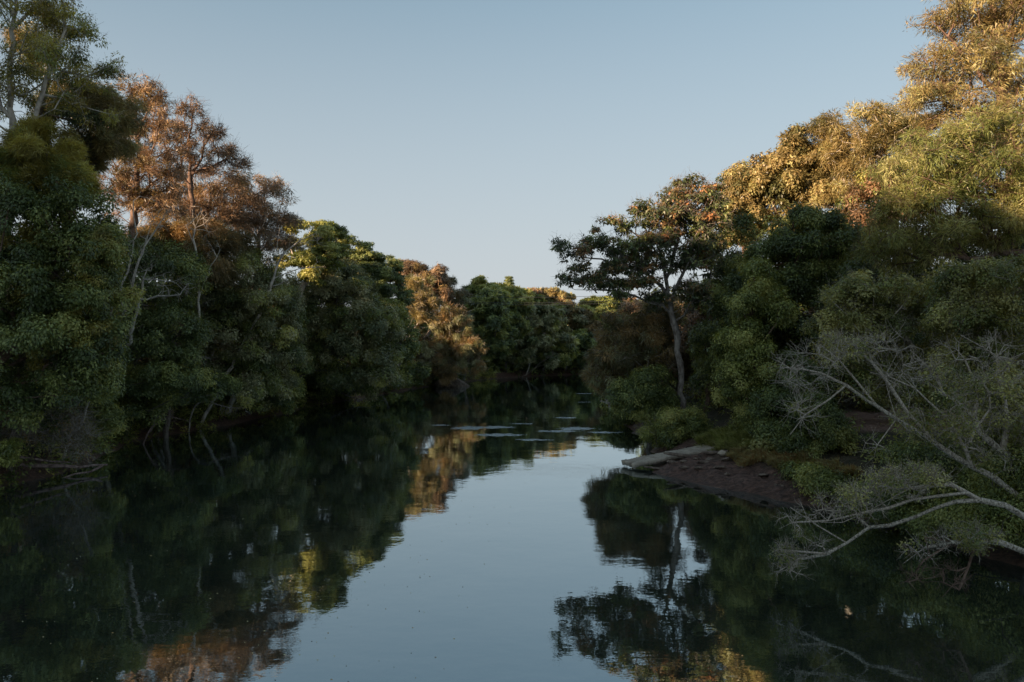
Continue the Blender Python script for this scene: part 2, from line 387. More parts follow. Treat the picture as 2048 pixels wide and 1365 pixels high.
OWN = [None, None]
def twigs(centers, outd, n, L, r, rng, base_nodes=None):
    """short crooked twigs fanning out of each clump centre"""
    V = []; c = np.repeat(centers, n, 0); o = np.repeat(outd, n, 0)
    d = unit(o*.7+rng.normal(0, .75, c.shape)+np.array([0, 0, .15]))
    l = L*rng.uniform(.5, 1.1, (len(c), 1))
    mid = c+d*l*.5+rng.normal(0, .07, c.shape)*l; end = c+d*l+rng.normal(0, .16, c.shape)*l
    nodes = np.concatenate([c, mid, end]); k = len(c)
    # forks
    d2 = unit(d+rng.normal(0, .6, c.shape)); e2 = mid+d2*l*.55
    nodes = np.concatenate([nodes, e2])
    par = np.concatenate([np.full(k, -1), np.arange(k), np.arange(k)+k, np.arange(k)+k])
    rad = np.concatenate([np.full(k, r), np.full(k, r*.75), np.full(k, r*.35), np.full(k, r*.35)])
    return tubes(nodes, par, rad, np.zeros(4*k, bool), 3)

# ------------------------------------------------------------------ leaves
def leaf_faces(centers, outd, per, spread, L, W, style, rng, droop=.25, ctone=None, flat=.6):
    n = len(centers)*per
    c = np.repeat(centers, per, 0); o = np.repeat(outd, per, 0)
    g_ = rng.normal(0, 1, (n, 3)); g_ *= (np.abs(rng.normal(0, .35, (n, 1)))+.55)/np.linalg.norm(g_, axis=1, keepdims=True)
    sp = np.array([1, 1, flat])*spread
    p = c+g_*sp
    loc = unit(g_*sp)
    if ctone is None: ctone = rng.random(len(centers))
    tone = np.repeat(ctone, per)*.6+rng.random(n)*.4
    if style == 'broad':
        nn = unit(loc*.7+o*.35+np.array([0, 0, .6])+rng.normal(0, .42, (n, 3)))
        t = loc+rng.normal(0, .6, (n, 3))+np.array([0, 0, -droop]); t = unit(t-nn*(t*nn).sum(1, keepdims=True))
        b = np.cross(nn, t); l = L*rng.uniform(.6, 1.25, (n, 1)); w_ = W*rng.uniform(.7, 1.2, (n, 1))
        a1 = p+t*l*.45+b*w_*.5; a2 = p+t*l-nn*l*.12; a3 = p+t*l*.45-b*w_*.5
        V = np.stack([p, a1, a2, a3], 1).reshape(-1, 3); nper = 4
    elif style == 'tri':
        nn = unit(loc*.7+o*.4+np.array([0, 0, .6])+rng.normal(0, .45, (n, 3)))
        t = loc+rng.normal(0, .7, (n, 3))+np.array([0, 0, -droop]); t = unit(t-nn*(t*nn).sum(1, keepdims=True))
        b = np.cross(nn, t); l = L*rng.uniform(.6, 1.3, (n, 1)); w_ = W*rng.uniform(.7, 1.2, (n, 1))
        V = np.stack([p-b*w_*.5, p+b*w_*.5, p+t*l], 1).reshape(-1, 3); nper = 3
    else:  # needle: long thin blades fanning out and hanging at the tip
        cd = np.repeat(unit(outd*.6+rng.normal(0, .6, outd.shape)), per, 0)
        t = unit(loc*.35+cd*.7+rng.normal(0, .33, (n, 3))+np.array([0, 0, -droop]))
        b = unit(np.cross(t, rng.normal(0, 1, (n, 3)))); l = L*rng.uniform(.6, 1.3, (n, 1)); w_ = W*rng.uniform(.7, 1.3, (n, 1))
        V = np.stack([p-b*w_*.5, p+b*w_*.5, p+t*l+np.array([0, 0, -.15])*l], 1).reshape(-1, 3); nper = 3
    return V, nper, tone

def sample_blobs(blobs, n, rng, shell=.5, upper=False, minsep=.5):
    """blobs: (centre(3), radii(3)); points biased to the outer shell, kept apart, with outward directions"""
    vol = np.array([np.prod(np.array(b[1])**.75) for b in blobs]); pr = vol/vol.sum()
    m = n*5
    k = rng.choice(len(blobs), m, p=pr); c = np.array([b[0] for b in blobs])[k]; r = np.array([b[1] for b in blobs])[k]
    d = unit(rng.normal(0, 1, (m, 3)))
    if upper: d[:, 2] = np.where((d[:, 2] < -.25) & (rng.random(m) < .7), -d[:, 2]*.8, d[:, 2])
    u = shell+(1-shell)*rng.random((m, 1))**.6
    p = c+d*u*r*(1+rng.normal(0, .13, (m, 1))+np.where(rng.random((m, 1)) < .17, rng.uniform(.05, .4, (m, 1)), 0))
    out = unit(d/np.maximum(r, .1)*r.min(1, keepdims=True))
    # reject points deep inside another blob, and crowding
    keep = np.ones(m, bool)
    for j, (bc, br) in enumerate(blobs):
        q = np.linalg.norm((p-bc)/br, axis=1); keep &= ~((q < shell*.85) & (k != j) & (rng.random(m) < .8))
    idx = np.nonzero(keep)[0]; sel = []; P_ = p[idx]
    acc = np.zeros((n, 3)); na = 0
    for i in range(len(idx)):
        if na and np.min(np.sum((acc[:na]-P_[i])**2, 1)) < minsep**2: continue
        acc[na] = P_[i]; na += 1; sel.append(idx[i])
        if na >= n: break
    return p[sel], out[sel]

def sample_lumps(blobs, n, rng, shell, upper, lr, k=7, fl=.62, fill=.4):
    """clumps of foliage gathered into bigger billows over the crown"""
    bl = [(c, np.maximum(r-lr*.35, r*.6)) for c, r in blobs]
    m = max(2, n//k)
    Lc, Lo = sample_blobs(bl, m, rng, shell, upper, lr*1.05)
    m = len(Lc); k = max(3, int(round(n/m)))
    rr = lr*rng.uniform(.6, 1.3, (m, 1)); k_ = np.repeat(np.arange(m), k)
    d = unit(rng.normal(0, 1, (m*k, 3))+Lo[k_]*.55+np.array([0, 0, .35]))
    p = Lc[k_]+d*rr[k_]*rng.uniform(.55, 1.05, (m*k, 1))*np.array([1, 1, fl])
    t = np.clip(rng.random(m)*1.1-.05, 0, 1)[k_]; o = unit(d+.4*Lo[k_])
    # the rest of the crown is filled between the billows
    q, qo = sample_blobs(blobs, int(n*fill), rng, shell*.9, upper, lr*.28)
    return np.concatenate([p, q]), np.concatenate([o, qo]), np.concatenate([t, rng.random(len(q))*.7])

SEED = [100]
COUNT = [0]
MIX = dict(rust='brown', gold='olivegold', dark='mid', grey='mid', fresh='mid', mid='dark', olive='mid', brown='grey', fig='dark', redleaf='mid', lichen='mid')
def tree(name, label, cat, base, blobs, n=120, per=120, leaf='mid', style='broad', L=.2, W=.09, cs=.7, bark='bark', rbase=.25,
         trunk=None, limbs=(), shell=.5, group=None, droop=.25, flat=.8, twig=0, twl=.8, twr=.012, lam=.35, minsep=None, depth=None,
         bare=None, nbare=0, bend=.18, crown='crown', rtip=.014, upper=True, step=.9, limbbark=None, lr=None, fl=.9, lk=6, fill=.55):
    """base: (px, dist) or (x, y) world when dist < 0 marks it; blobs in photo pixels: (px, py, rx, ry[, ddist[, rdepth]])"""
    SEED[0] += 1; rng = np.random.default_rng(SEED[0])
    bx, d0 = base
    X = (bx-CX)/F*d0; root = np.array([X, d0, gz(X, d0)])
    def conv(bs):
        out = []
        for b in bs:
            d = d0+(b[4] if len(b) > 4 else 0)
            rx = b[2]/F*d; ry = b[3]/F*d; rd = b[5] if len(b) > 5 else (depth if depth else min(rx, 1.3*ry+1))
            out.append((P(b[0], b[1], d), np.array([rx, rd, ry])))
        return out
    B = conv(blobs)
    ms = minsep if minsep is not None else cs*.85
    if lr is None: lr = float(np.clip(.34*np.mean([b[1][0] for b in B]), .3, 1.3))
    C, O, CT = sample_lumps(B, n, rng, shell, upper, lr, lk, fl, fill) if n > 12 else (*sample_blobs(B, n, rng, shell, upper, ms), None)
    if CT is None: CT = rng.random(len(C))
    under = gz_arr(C[:, 0], C[:, 1]); ok = C[:, 2] > np.maximum(under, 0)+.15
    C, O, CT = C[ok], O[ok], CT[ok]
    cen = np.mean([b[0] for b in B], axis=0)
    if trunk is None:
        top = cen.copy(); tz = max(b[0][2]+.3*b[1][2] for b in B); top[2] = root[2]+(tz-root[2])*.8
        tp = [root-np.array([0, 0, .3]), root+(top-root)*np.array([.15, .15, .4])+rng.normal(0, .2, 3)*[1, 1, 0], root+(top-root)*np.array([.6, .6, .75])+rng.normal(0, .3, 3)*[1, 1, 0], top]
    else:
        tp = [root-np.array([0, 0, .3])]+[P(t[0], t[1], d0+(t[2] if len(t) > 2 else 0)) for t in trunk]
    paths = [np.array(tp)]+[np.array([P(t[0], t[1], d0+(t[2] if len(t) > 2 else 0)) for t in l]) for l in limbs]
    T = C
    if bare:
        Cb, Ob = sample_blobs(conv(bare), nbare, rng, .1, False, cs*.5)
        T = np.concatenate([C, Cb]) if len(C) else Cb
    A, par, rad, main = skeleton(paths, T, rbase, rtip=rtip, lam=lam, rng=rng, bend=bend, step=step)
    o = empty(name, root, label, cat, group)
    A = A-root
    own, tend = OWN
    tc, to = C, O
    if bare: tc = np.concatenate([C, Cb]); to = np.concatenate([O, Ob])
    for k in range(len(paths)):
        mk = own == k
        if not mk.any(): continue
        sides = 6 if d0 < 70 else 5
        fat = mk & (rad > .05); thn = mk & ~fat
        VV = []; FF = []; nv = 0
        for msk, sd_ in ((fat, 8 if rbase > .12 and d0 < 70 else 6), (thn, 4 if d0 < 60 else 3)):
            if (par[msk] >= 0).any():
                V, Fc = tubes(A, np.where(msk, par, -1), rad, main & msk & (own[np.maximum(par, 0)] == k), sd_)
                VV.append(V); FF.append(Fc+nv); nv += len(V)
        if twig:
            ts = (tend >= 0) & (own[np.maximum(tend, 0)] == k)
            if ts.any():
                V, Fc = twigs(tc[ts]-root, to[ts], twig, twl, twr, rng); VV.append(V); FF.append(Fc+nv); nv += len(V)
        if not VV: continue
        nm = 'trunk' if k == 0 and cat != 'branch' else ('limb' if cat != 'branch' else ('stem' if k == 0 else 'fork'))
        obj(nm, mesh_np(nm, np.concatenate(VV), 4, np.concatenate(FF), [M[bark if k == 0 else (limbbark or bark)]], smooth=True), o)
    if per and len(C):
        V, nper, tone = leaf_faces(C-root, O, per, cs*.9, L, W, style, rng, droop, flat=flat, ctone=CT)
        alt = MIX.get(leaf, leaf); Q = C*.45+rng.normal(0, .5, C.shape)
        f2 = (np.sin(Q[:, 0]*2.1+1)+np.sin(Q[:, 1]*1.7)+np.sin(Q[:, 2]*2.9+2)+rng.normal(0, .5, len(Q))) > .95
        obj(crown, mesh_np(crown, V, nper, np.arange(len(V)), [M[leaf], M[alt]], tone=tone, midx=np.repeat(f2.astype(np.int32), per)), o)
        COUNT[0] += len(tone)
    return o
def gz_arr(x, y): return height(x, y)

GL = 'tall trees along the left bank'
GR = 'tall trees along the right bank'
GF = 'rounded trees on the far bend'

# ---------------- left bank, near to far
tree('eucalyptus_tree', 'tall open eucalypt with a pale leaning trunk at the far left edge', 'tree', (-70, 37),
     [(30,40,110,70),(130,60,70,50),(60,170,90,45),(165,140,48,40),(20,-40,150,60),(120,-70,80,60),(185,70,22,18),(60,110,80,40),(-40,200,70,90),(195,122,20,14),(120,200,40,25),(150,10,30,20)],
     n=260, per=75, leaf='olive', style='broad', L=.18, W=.055, cs=.45, bark='pale', rbase=.2,
     trunk=[(-30,700),(0,470),(8,330),(28,300),(18,160),(30,20),(20,-120)],
     limbs=[[(0,470),(30,370),(48,300),(80,190),(105,150),(130,60)],[(18,200),(70,185),(110,145),(150,130)],[(30,60),(80,0),(140,-60)],[(14,240),(-30,140),(-50,40)]],
     shell=.25, group=GL, droop=.7, twig=3, twl=.7, twr=.010, lam=.3, depth=3.2)
tree('eucalyptus_tree', 'sparse dark leafed eucalypt branch crown reaching right of the far left trunk against the sky', 'tree', (-30, 41),
     [(185,95,30,20),(200,130,22,14),(165,160,40,20),(120,30,45,40),(90,110,60,40),(140,70,50,30),(110,230,70,40)],
     n=70, per=75, leaf='dark', L=.2, W=.07, cs=.45, bark='bbark', rbase=.2, trunk=[(0,500),(60,300),(90,190),(110,60)], shell=.2, group=GL, droop=.4, twig=3, twl=.8)
tree('vine_clad_tree', 'rounded feathery olive green tree in front of the tall eucalypt at the far left', 'tree', (20, 37.5),
     [(95,325,62,62),(60,380,50,50),(130,370,45,50),(30,280,40,30)], n=130, per=260, leaf='olive', style='needle', L=.34, W=.035, cs=.5, bark='bark', rbase=.14,
     shell=.6, group=GL, droop=.15, depth=2)
tree('vine_clad_tree', 'golden olive tree clump hanging between the eucalypt and the rusty trees, upper left', 'tree', (110, 43.5),
     [(185,215,50,40),(235,225,42,45),(150,200,40,28),(215,285,48,42),(180,300,40,40),(100,205,34,28),(60,90,50,34)], n=130, per=230, leaf='gold', style='needle', L=.36, W=.04, cs=.55,
     bark='bark', rbase=.2, trunk=[(120,560),(150,380),(190,240)], shell=.5, group=GL, droop=.1, depth=2)
tree('ivy_covered_tree', 'huge dark creeper covered tree filling the left edge above the water', 'tree', (-60, 36),
     [(60,450,110,80),(160,430,60,55),(30,560,110,90),(130,560,90,110),(185,500,45,60),(60,700,120,100),(160,680,70,110),(40,800,60,80),(165,790,45,90),(205,620,25,70),(190,720,22,60)],
     n=520, per=170, leaf='dark', L=.18, W=.085, cs=.55, bark='bbark', rbase=.35, shell=.7, group=GL, droop=.6, depth=2.6, minsep=.42)
tree('ivy_covered_tree', 'yellow green creeper columns hanging down the front of the dark left edge tree', 'tree', (60, 39.5),
     [(205,500,26,60,-4.2),(180,560,30,50,-4.2),(70,600,40,40,-4.2),(120,640,35,60,-4.2),(200,600,20,70,-4.2),(40,480,50,30,-4.2),(110,500,40,35,-4.2),(130,710,25,50,-4.2),(60,690,28,50,-4.2),(200,690,15,50,-4.2)],
     n=170, per=200, leaf='olive', style='broad', L=.15, W=.06, cs=.42, bark='bark', rbase=.12, shell=.55, group=GL, droop=.8, depth=1.0)
tree('casuarina_tree', 'tallest rusty brown tree on the left bank, one straight dark trunk lit by the sun', 'tree', (250, 52),
     [(275,185,42,30),(300,215,42,40),(270,270,55,45),(290,330,60,45),(250,390,60,50),(330,260,26,40),(330,350,50,40),(300,420,70,50),(240,320,30,30),(345,300,20,25)],
     n=270, per=46, leaf='rust', style='needle', L=.32, W=.05, cs=.38, bark='bbark', rbase=.26,
     trunk=[(262,560),(265,430),(278,320),(270,220),(272,165)], limbs=[[(270,400),(235,350),(205,330)],[(275,330),(310,310),(335,305)],[(265,410),(300,370)]],
     shell=.2, group=GL, droop=.1, twig=3, twl=.8, twr=.014, lam=.25, depth=2.6, lr=.55, lk=4, fill=.8)
tree('casuarina_tree', 'second rusty tree on the left bank with a sparse see-through top and forked stems', 'tree', (300, 57),
     [(390,235,34,26),(375,275,42,36),(420,270,30,28),(400,330,55,38),(450,310,30,30),(470,330,18,30),(355,300,26,40)],
     n=150, per=30, leaf='rust', style='needle', L=.30, W=.05, cs=.32, bark='bbark', rbase=.2,
     trunk=[(370,620),(385,450),(383,360),(375,290),(388,220)], limbs=[[(383,350),(405,300),(425,260)],[(385,345),(440,330),(470,310)],[(380,380),(350,320)]], shell=.15, group=GL, twig=4, twl=.9, twr=.014, depth=2.3, lr=.5, lk=4, fill=.8)
tree('casuarina_tree', 'dense flat topped rusty tree below the see-through crown on the left bank', 'tree', (330, 60),
     [(430,360,60,26),(400,400,75,40),(460,390,45,35),(350,430,70,45),(430,450,70,50),(330,500,60,50)],
     n=210, per=75, leaf='rust', style='needle', L=.45, W=.045, cs=.6, bark='bbark', rbase=.25, shell=.5, group=GL, depth=2.8)
tree('casuarina_tree', 'rusty rounded tree on a pale upright trunk, rightmost of the brown trees at left', 'tree', (455, 64),
     [(530,375,36,30),(555,400,28,36),(500,400,36,40),(520,450,60,45),(570,450,26,40),(480,470,50,45),(560,500,45,40)],
     n=210, per=60, leaf='rust', style='needle', L=.36, W=.05, cs=.48, bark='pale', rbase=.24,
     trunk=[(512,620),(514,540),(516,490),(528,420),(530,370)], limbs=[[(516,490),(490,440)],[(520,470),(560,420)]], shell=.3, group=GL, twig=2, twl=.9, twr=.015, depth=2.5)
tree('broadleaf_tree', 'bright yellow green topped spreading tree beyond the rusty trees on the left bank', 'tree', (520, 72),
     [(620,458,46,16),(655,475,32,20),(600,500,50,30),(660,510,35,25),(630,540,60,35)],
     n=150, per=150, leaf='fresh', L=.28, W=.13, cs=.6, bark='pale', rbase=.25, shell=.6, group=GL, depth=3, flat=.35)
tree('broadleaf_tree', 'dark green tree with domed top pads beside the bright topped tree, left bank', 'tree', (600, 82),
     [(705,492,34,18),(690,520,40,25),(740,520,24,16),(730,545,50,30),(700,570,60,40),(760,560,30,30)],
     n=170, per=150, leaf='dark', L=.32, W=.15, cs=.65, bark='bark', rbase=.25, shell=.6, group=GL, depth=3, flat=.4)
tree('pine_tree', 'dark pointed evergreen with a spiky top at the middle of the left bank', 'tree', (690, 90),
     [(782,530,16,20),(780,565,32,30),(785,610,42,35),(780,660,45,40),(755,590,25,25)],
     n=190, per=130, leaf='dark', style='tri', L=.4, W=.13, cs=.6, bark='bbark', rbase=.25, trunk=[(770,700),(780,600),(782,512)], shell=.5, group=GL, depth=2.6, flat=.35)
tree('casuarina_tree', 'reddish brown tree top rising behind the sunlit gold tree on the left bank', 'tree', (775, 112),
     [(815,545,28,26),(845,550,30,22),(870,560,22,22),(835,590,40,30),(880,590,25,30)],
     n=150, per=120, leaf='rust', style='tri', L=.55, W=.12, cs=.65, bark='bark', rbase=.25, shell=.4, group=GL, depth=3.5)
tree('casuarina_tree', 'sparse brown tree with bare pale stems right of the reddish tree top', 'tree', (830, 118),
     [(900,570,26,20),(880,590,25,25),(905,610,30,30),(925,600,20,22),(890,650,35,35)],
     n=130, per=90, leaf='brown', style='tri', L=.5, W=.10, cs=.6, bark='pale', rbase=.22, shell=.25, group=GL, depth=3, twig=2, twl=1.1, twr=.03,
     limbs=[[(875,690),(885,630),(870,580)],[(880,680),(905,640),(925,600)]])
tree('casuarina_tree', 'golden sunlit tree with fanned bare branches in a gap on the left bank', 'tree', (760, 100),
     [(835,580,30,22),(850,610,26,24),(825,620,22,26),(845,640,26,16),(820,700,18,12)],
     n=90, per=170, leaf='gold', style='needle', L=.6, W=.07, cs=.6, bark='twig', rbase=.2, shell=.6, group=GL, depth=3, twig=3, twl=1.3, twr=.03,
     trunk=[(805,720),(812,690),(815,660)], limbs=[[(812,690),(830,650),(870,620)],[(812,690),(840,660),(875,645)],[(815,660),(835,620),(860,585)],[(815,660),(822,610)]])
tree('weeping_tree', 'grey green tree with long drooping branches sweeping down to the water at mid left', 'tree', (800, 111),
     [(860,650,50,30),(900,640,40,28),(880,700,60,30),(925,690,30,35),(935,735,28,20),(900,740,50,18),(850,735,50,20),(945,705,14,40)],
     n=260, per=150, leaf='brown', style='needle', L=.6, W=.08, cs=.6, bark='twig', rbase=.22, shell=.6, group=GL, depth=3, droop=.5, twig=2, twl=1.3, twr=.028,
     trunk=[(800,760),(815,720),(840,690)], limbs=[[(815,720),(870,700),(930,735)],[(840,690),(880,670),(940,700)],[(810,735),(870,735),(950,758)],[(830,695),(860,660),(900,640)]])
tree('willow_tree', 'large dense grey green tree cascading to the river, nearest of the round left crowns', 'tree', (330, 62),
     [(490,560,75,65),(420,600,60,60),(530,620,55,70),(450,680,90,80),(545,700,50,80),(560,640,35,60),(520,760,50,60),(400,540,45,40),(380,650,50,60),(545,780,30,50),(460,750,60,40)],
     n=560, per=170, leaf='grey', L=.24, W=.10, cs=.62, bark='bbark', rbase=.35, shell=.75, group=GL, droop=.5, depth=4, minsep=.55)
tree('willow_tree', 'low dark green crown trailing over the water below the first cascading tree', 'tree', (400, 68),
     [(575,680,28,55),(590,730,18,45),(560,790,28,40),(500,800,60,30)], n=130, per=150, leaf='dark', L=.26, W=.11, cs=.6, bark='bbark', rbase=.25, shell=.7, group=GL, droop=.5, depth=3)
tree('broadleaf_tree', 'broad grey green domed tree overhanging the water at the middle of the left bank', 'tree', (570, 78),
     [(640,600,65,50),(700,600,60,50),(660,560,60,40),(720,650,70,50),(620,650,50,40),(690,700,70,45),(760,640,40,50),(750,720,40,45),(775,770,28,30),(720,760,50,28),(640,720,35,35)],
     n=560, per=170, leaf='grey', L=.3, W=.13, cs=.72, bark='bark', rbase=.35, shell=.75, group=GL, droop=.3, depth=5, minsep=.65)
tree('broadleaf_tree', 'dark green tree mass tucked between the two big cascading crowns, left bank', 'tree', (520, 84),
     [(600,640,45,50),(620,720,40,50),(690,760,60,30),(640,770,40,25),(800,720,30,50),(790,650,30,40)], n=220, per=150, leaf='dark', L=.3, W=.14, cs=.7, bark='bark', rbase=.25, shell=.7, group=GL, depth=4)
tree('broadleaf_tree', 'shadowed tree between the creeper covered edge tree and the first cascading tree', 'tree', (190, 50),
     [(290,600,60,60),(340,560,60,60),(300,700,70,70),(240,680,40,70),(350,660,50,60),(280,790,60,50),(360,760,50,50),(300,520,60,40)],
     n=360, per=150, leaf='dark', L=.2, W=.085, cs=.6, bark='bark', rbase=.28, shell=.7, group=GL, depth=3, droop=.4)
tree('broadleaf_tree', 'brown green leafy tree behind the bare white forks, below the rusty crowns', 'tree', (250, 58),
     [(380,480,50,40),(330,500,50,45),(440,490,40,30),(420,550,50,30)],
     n=200, per=130, leaf='brown', style='needle', L=.42, W=.05, cs=.65, bark='bark', rbase=.25, shell=.6, group=GL, depth=3)

# bare pale snags on the left bank
def snag(label, base, trunk, limbs, bare, nb, rb=.12, bark='pale', twig=3, twl=.8, twr=.012, name='dead_tree', cat='dead tree', n=0, group=None, **kw):
    return tree(name, label, cat, base, [(trunk[-1][0], trunk[-1][1], 10, 10)], n=max(n, 1), per=0, bark=bark, rbase=rb, trunk=trunk, limbs=limbs,
                bare=bare, nbare=nb, twig=twig, twl=twl, twr=twr, lam=.2, rtip=twr, bend=.3, group=group, **kw)
snag('pale bare tree with several leaning white stems between the dark crowns at left', (180, 51),
     [(220,720),(246,640,-5),(262,575,-6),(275,530,-6),(310,460,-6),(335,420,-6)], [[(246,640,-5),(240,590,-6),(262,520,-6),(268,480,-6)],[(275,530,-6),(290,490,-6),(300,455,-6)]],
     [(320,440,25,25,-6),(270,480,20,20,-6)], 16, rb=.13)
snag('gnarled pale forked trunk curving up beside the creeper covered tree at left', (200, 50),
     [(240,730),(262,676,-4.5),(270,640,-5),(276,600,-5),(290,560,-5),(294,540,-5)], [[(274,610,-5),(300,590,-5),(345,588,-5),(360,590,-5)],[(290,560,-5),(302,545,-5),(330,562,-5)],[(262,676,-4.5),(235,682,-4.5)]],
     [(350,570,30,20,-5),(310,545,20,12,-5)], 18, rb=.14)
snag('grey bare spreading treetop caught among the brown leaves at left', (330, 54),
     [(345,700),(350,600),(355,560)], [[(355,560),(390,560),(405,590)],[(352,580),(380,530),(395,530)],[(355,565),(320,562)],[(352,590),(385,600),(410,630)]],
     [(385,590,30,30),(390,535,30,15)], 22, rb=.2, bark='bark')
snag('pale forked bare tree leaning right beneath the rusty round crown', (395, 60),
     [(535,600),(545,560),(555,520),(590,485),(625,470)], [[(545,560),(585,540),(630,530),(640,535)],[(555,520),(552,480),(560,455)],[(540,580),(575,560)]],
     [(610,480,30,15),(630,530,15,10),(570,560,20,12)], 20, rb=.15)
snag('cluster of bleached bare twigs poking from the big domed crown, mid left', (500, 71),
     [(545,640),(560,625),(590,595)], [[(560,625),(575,600),(580,590)],[(560,625),(590,615)],[(552,635),(590,635)]], [(585,605,14,12)], 14, rb=.07)
snag('slender pale upright stem rising out of the dark crown below the rusty trees', (300, 57),
     [(395,700,-4),(398,600,-5),(392,500,-5),(385,420,-5)], [[(398,600,-5),(415,540,-5),(440,500,-5)],[(392,500,-5),(372,450,-5)]], [(400,450,25,20,-5),(430,500,20,15,-5)], 16, rb=.11)
snag('thin grey bare tree curving out from the creeper covered edge tree', (120, 41),
     [(200,760,-2),(212,680,-3),(222,600,-3),(250,540,-3)], [[(212,680,-3),(240,640,-3),(262,620,-3)],[(222,600,-3),(205,560,-3)]], [(250,590,18,20,-3),(240,640,18,15,-3)], 14, rb=.08)
snag('dead branch reaching out over dark water under the nearest cascading tree', (315, 56),
     [(335,735),(355,720),(400,716),(418,718)], [[(352,722),(372,708),(420,716)],[(345,735),(385,746)]], [(400,720,18,10)], 8, rb=.12, name='dead_branch', cat='branch', bark='twig')
snag('pale branch bowed low over the water below the broad domed tree', (625, 85),
     [(650,765),(680,790),(715,800),(745,797),(770,803)], [[(665,775),(650,750)],[(720,800),(700,770)],[(640,745),(630,730)]], [(700,785,30,12)], 9, rb=.12, name='dead_branch', cat='branch', bark='twig')
snag('tan branch jutting from the shaded slope above the brown bank at left', (375, 57.5),
     [(385,800),(430,808),(470,822),(490,815)], [[(430,808),(400,790),(380,775)]], [(460,815,20,8)], 6, rb=.07, name='dead_branch', cat='branch', bark='twig')
snag('thin leaning roots and stem rising from the left mud bank', (280, 51),
     [(300,855),(315,830),(325,822)], [[(300,855),(330,826),(380,844)]], [(340,838,20,8)], 5, rb=.07, name='dead_branch', cat='branch', bark='log')
snag('grey branch slanting up from the far waterline in front of round trees', (1030, 143),
     [(1065,740),(1085,722),(1108,710)], [[(1070,735),(1095,728)]], [(1100,712,10,6)], 5, rb=.07, name='dead_branch', cat='branch', bark='bark', twr=.03, twl=1)
snag('slim bare stem curving between two far round crowns', (1052, 148),
     [(1067,705),(1072,690),(1090,675)], [[(1067,705),(1070,670),(1080,650)]], [(1082,665,10,10)], 5, rb=.11, bark='pale', twr=.03, twl=1)
tree('dead_shrub', 'tangle of bare brown twigs arching over the mud at the far left bank', 'shrub', (10, 38.5),
     [(110,850,70,50),(60,880,50,40),(150,880,35,40),(120,790,45,25)], n=130, per=22, leaf='brown', L=.12, W=.05, cs=.4, bark='twig', rbase=.09,
     shell=.3, twig=6, twl=1.0, twr=.010, lam=.15, bend=.4, group='bank shrubs')
tree('shrub', 'small bright green bush at the very edge of the left bank', 'shrub', (-30, 34.5),
     [(5,905,28,24),(-20,920,30,25)], n=40, per=110, leaf='fresh', L=.13, W=.06, cs=.35, bark='twig', rbase=.05, group='bank shrubs')
for i, (lab, b, bl, lf) in enumerate([
    ('dark low shrub hanging above the brown bank at left', (225, 51), [(255,780,40,35),(290,820,30,25),(230,830,30,35)], 'dark'),
    ('grey green trailing shrub at the right foot of the creeper covered tree', (150, 42.5), [(190,800,22,50),(215,840,18,30)], 'mid'),
    ('shaded shrub with fine leaves over the left waterline, near the brown bank', (300, 55), [(370,790,45,25),(320,760,40,30),(430,780,45,25)], 'dark'),
    ('low dark bush at the waterline under the broad domed tree', (610, 88), [(650,775,40,18),(700,778,40,14),(600,775,30,18)], 'dark'),
    ('leafy shrub leaning over the pale strip of far right waterline', (1262, 74), [(1225,800,30,18),(1255,815,30,18),(1240,780,40,20)], 'mid'),
    ('dull shrub at the right waterline just beyond the fig', (1285, 62), [(1255,825,26,18),(1285,850,24,18)], 'mid'),
    ('dim green bush at the waterline right of the broad domed tree', (740, 101), [(790,755,35,18),(830,750,30,20),(760,760,25,16)], 'mid'),
    ('dark bush at the waterline below the weeping tree', (850, 118), [(880,755,45,12),(850,745,30,15)], 'dark'),
    ]):
    tree('shrub', lab, 'shrub', b, bl, n=90, per=130, leaf=lf, L=.004*b[1], W=.0018*b[1], cs=.5, bark='twig', rbase=.06, shell=.55, group='bank shrubs', droop=.4)

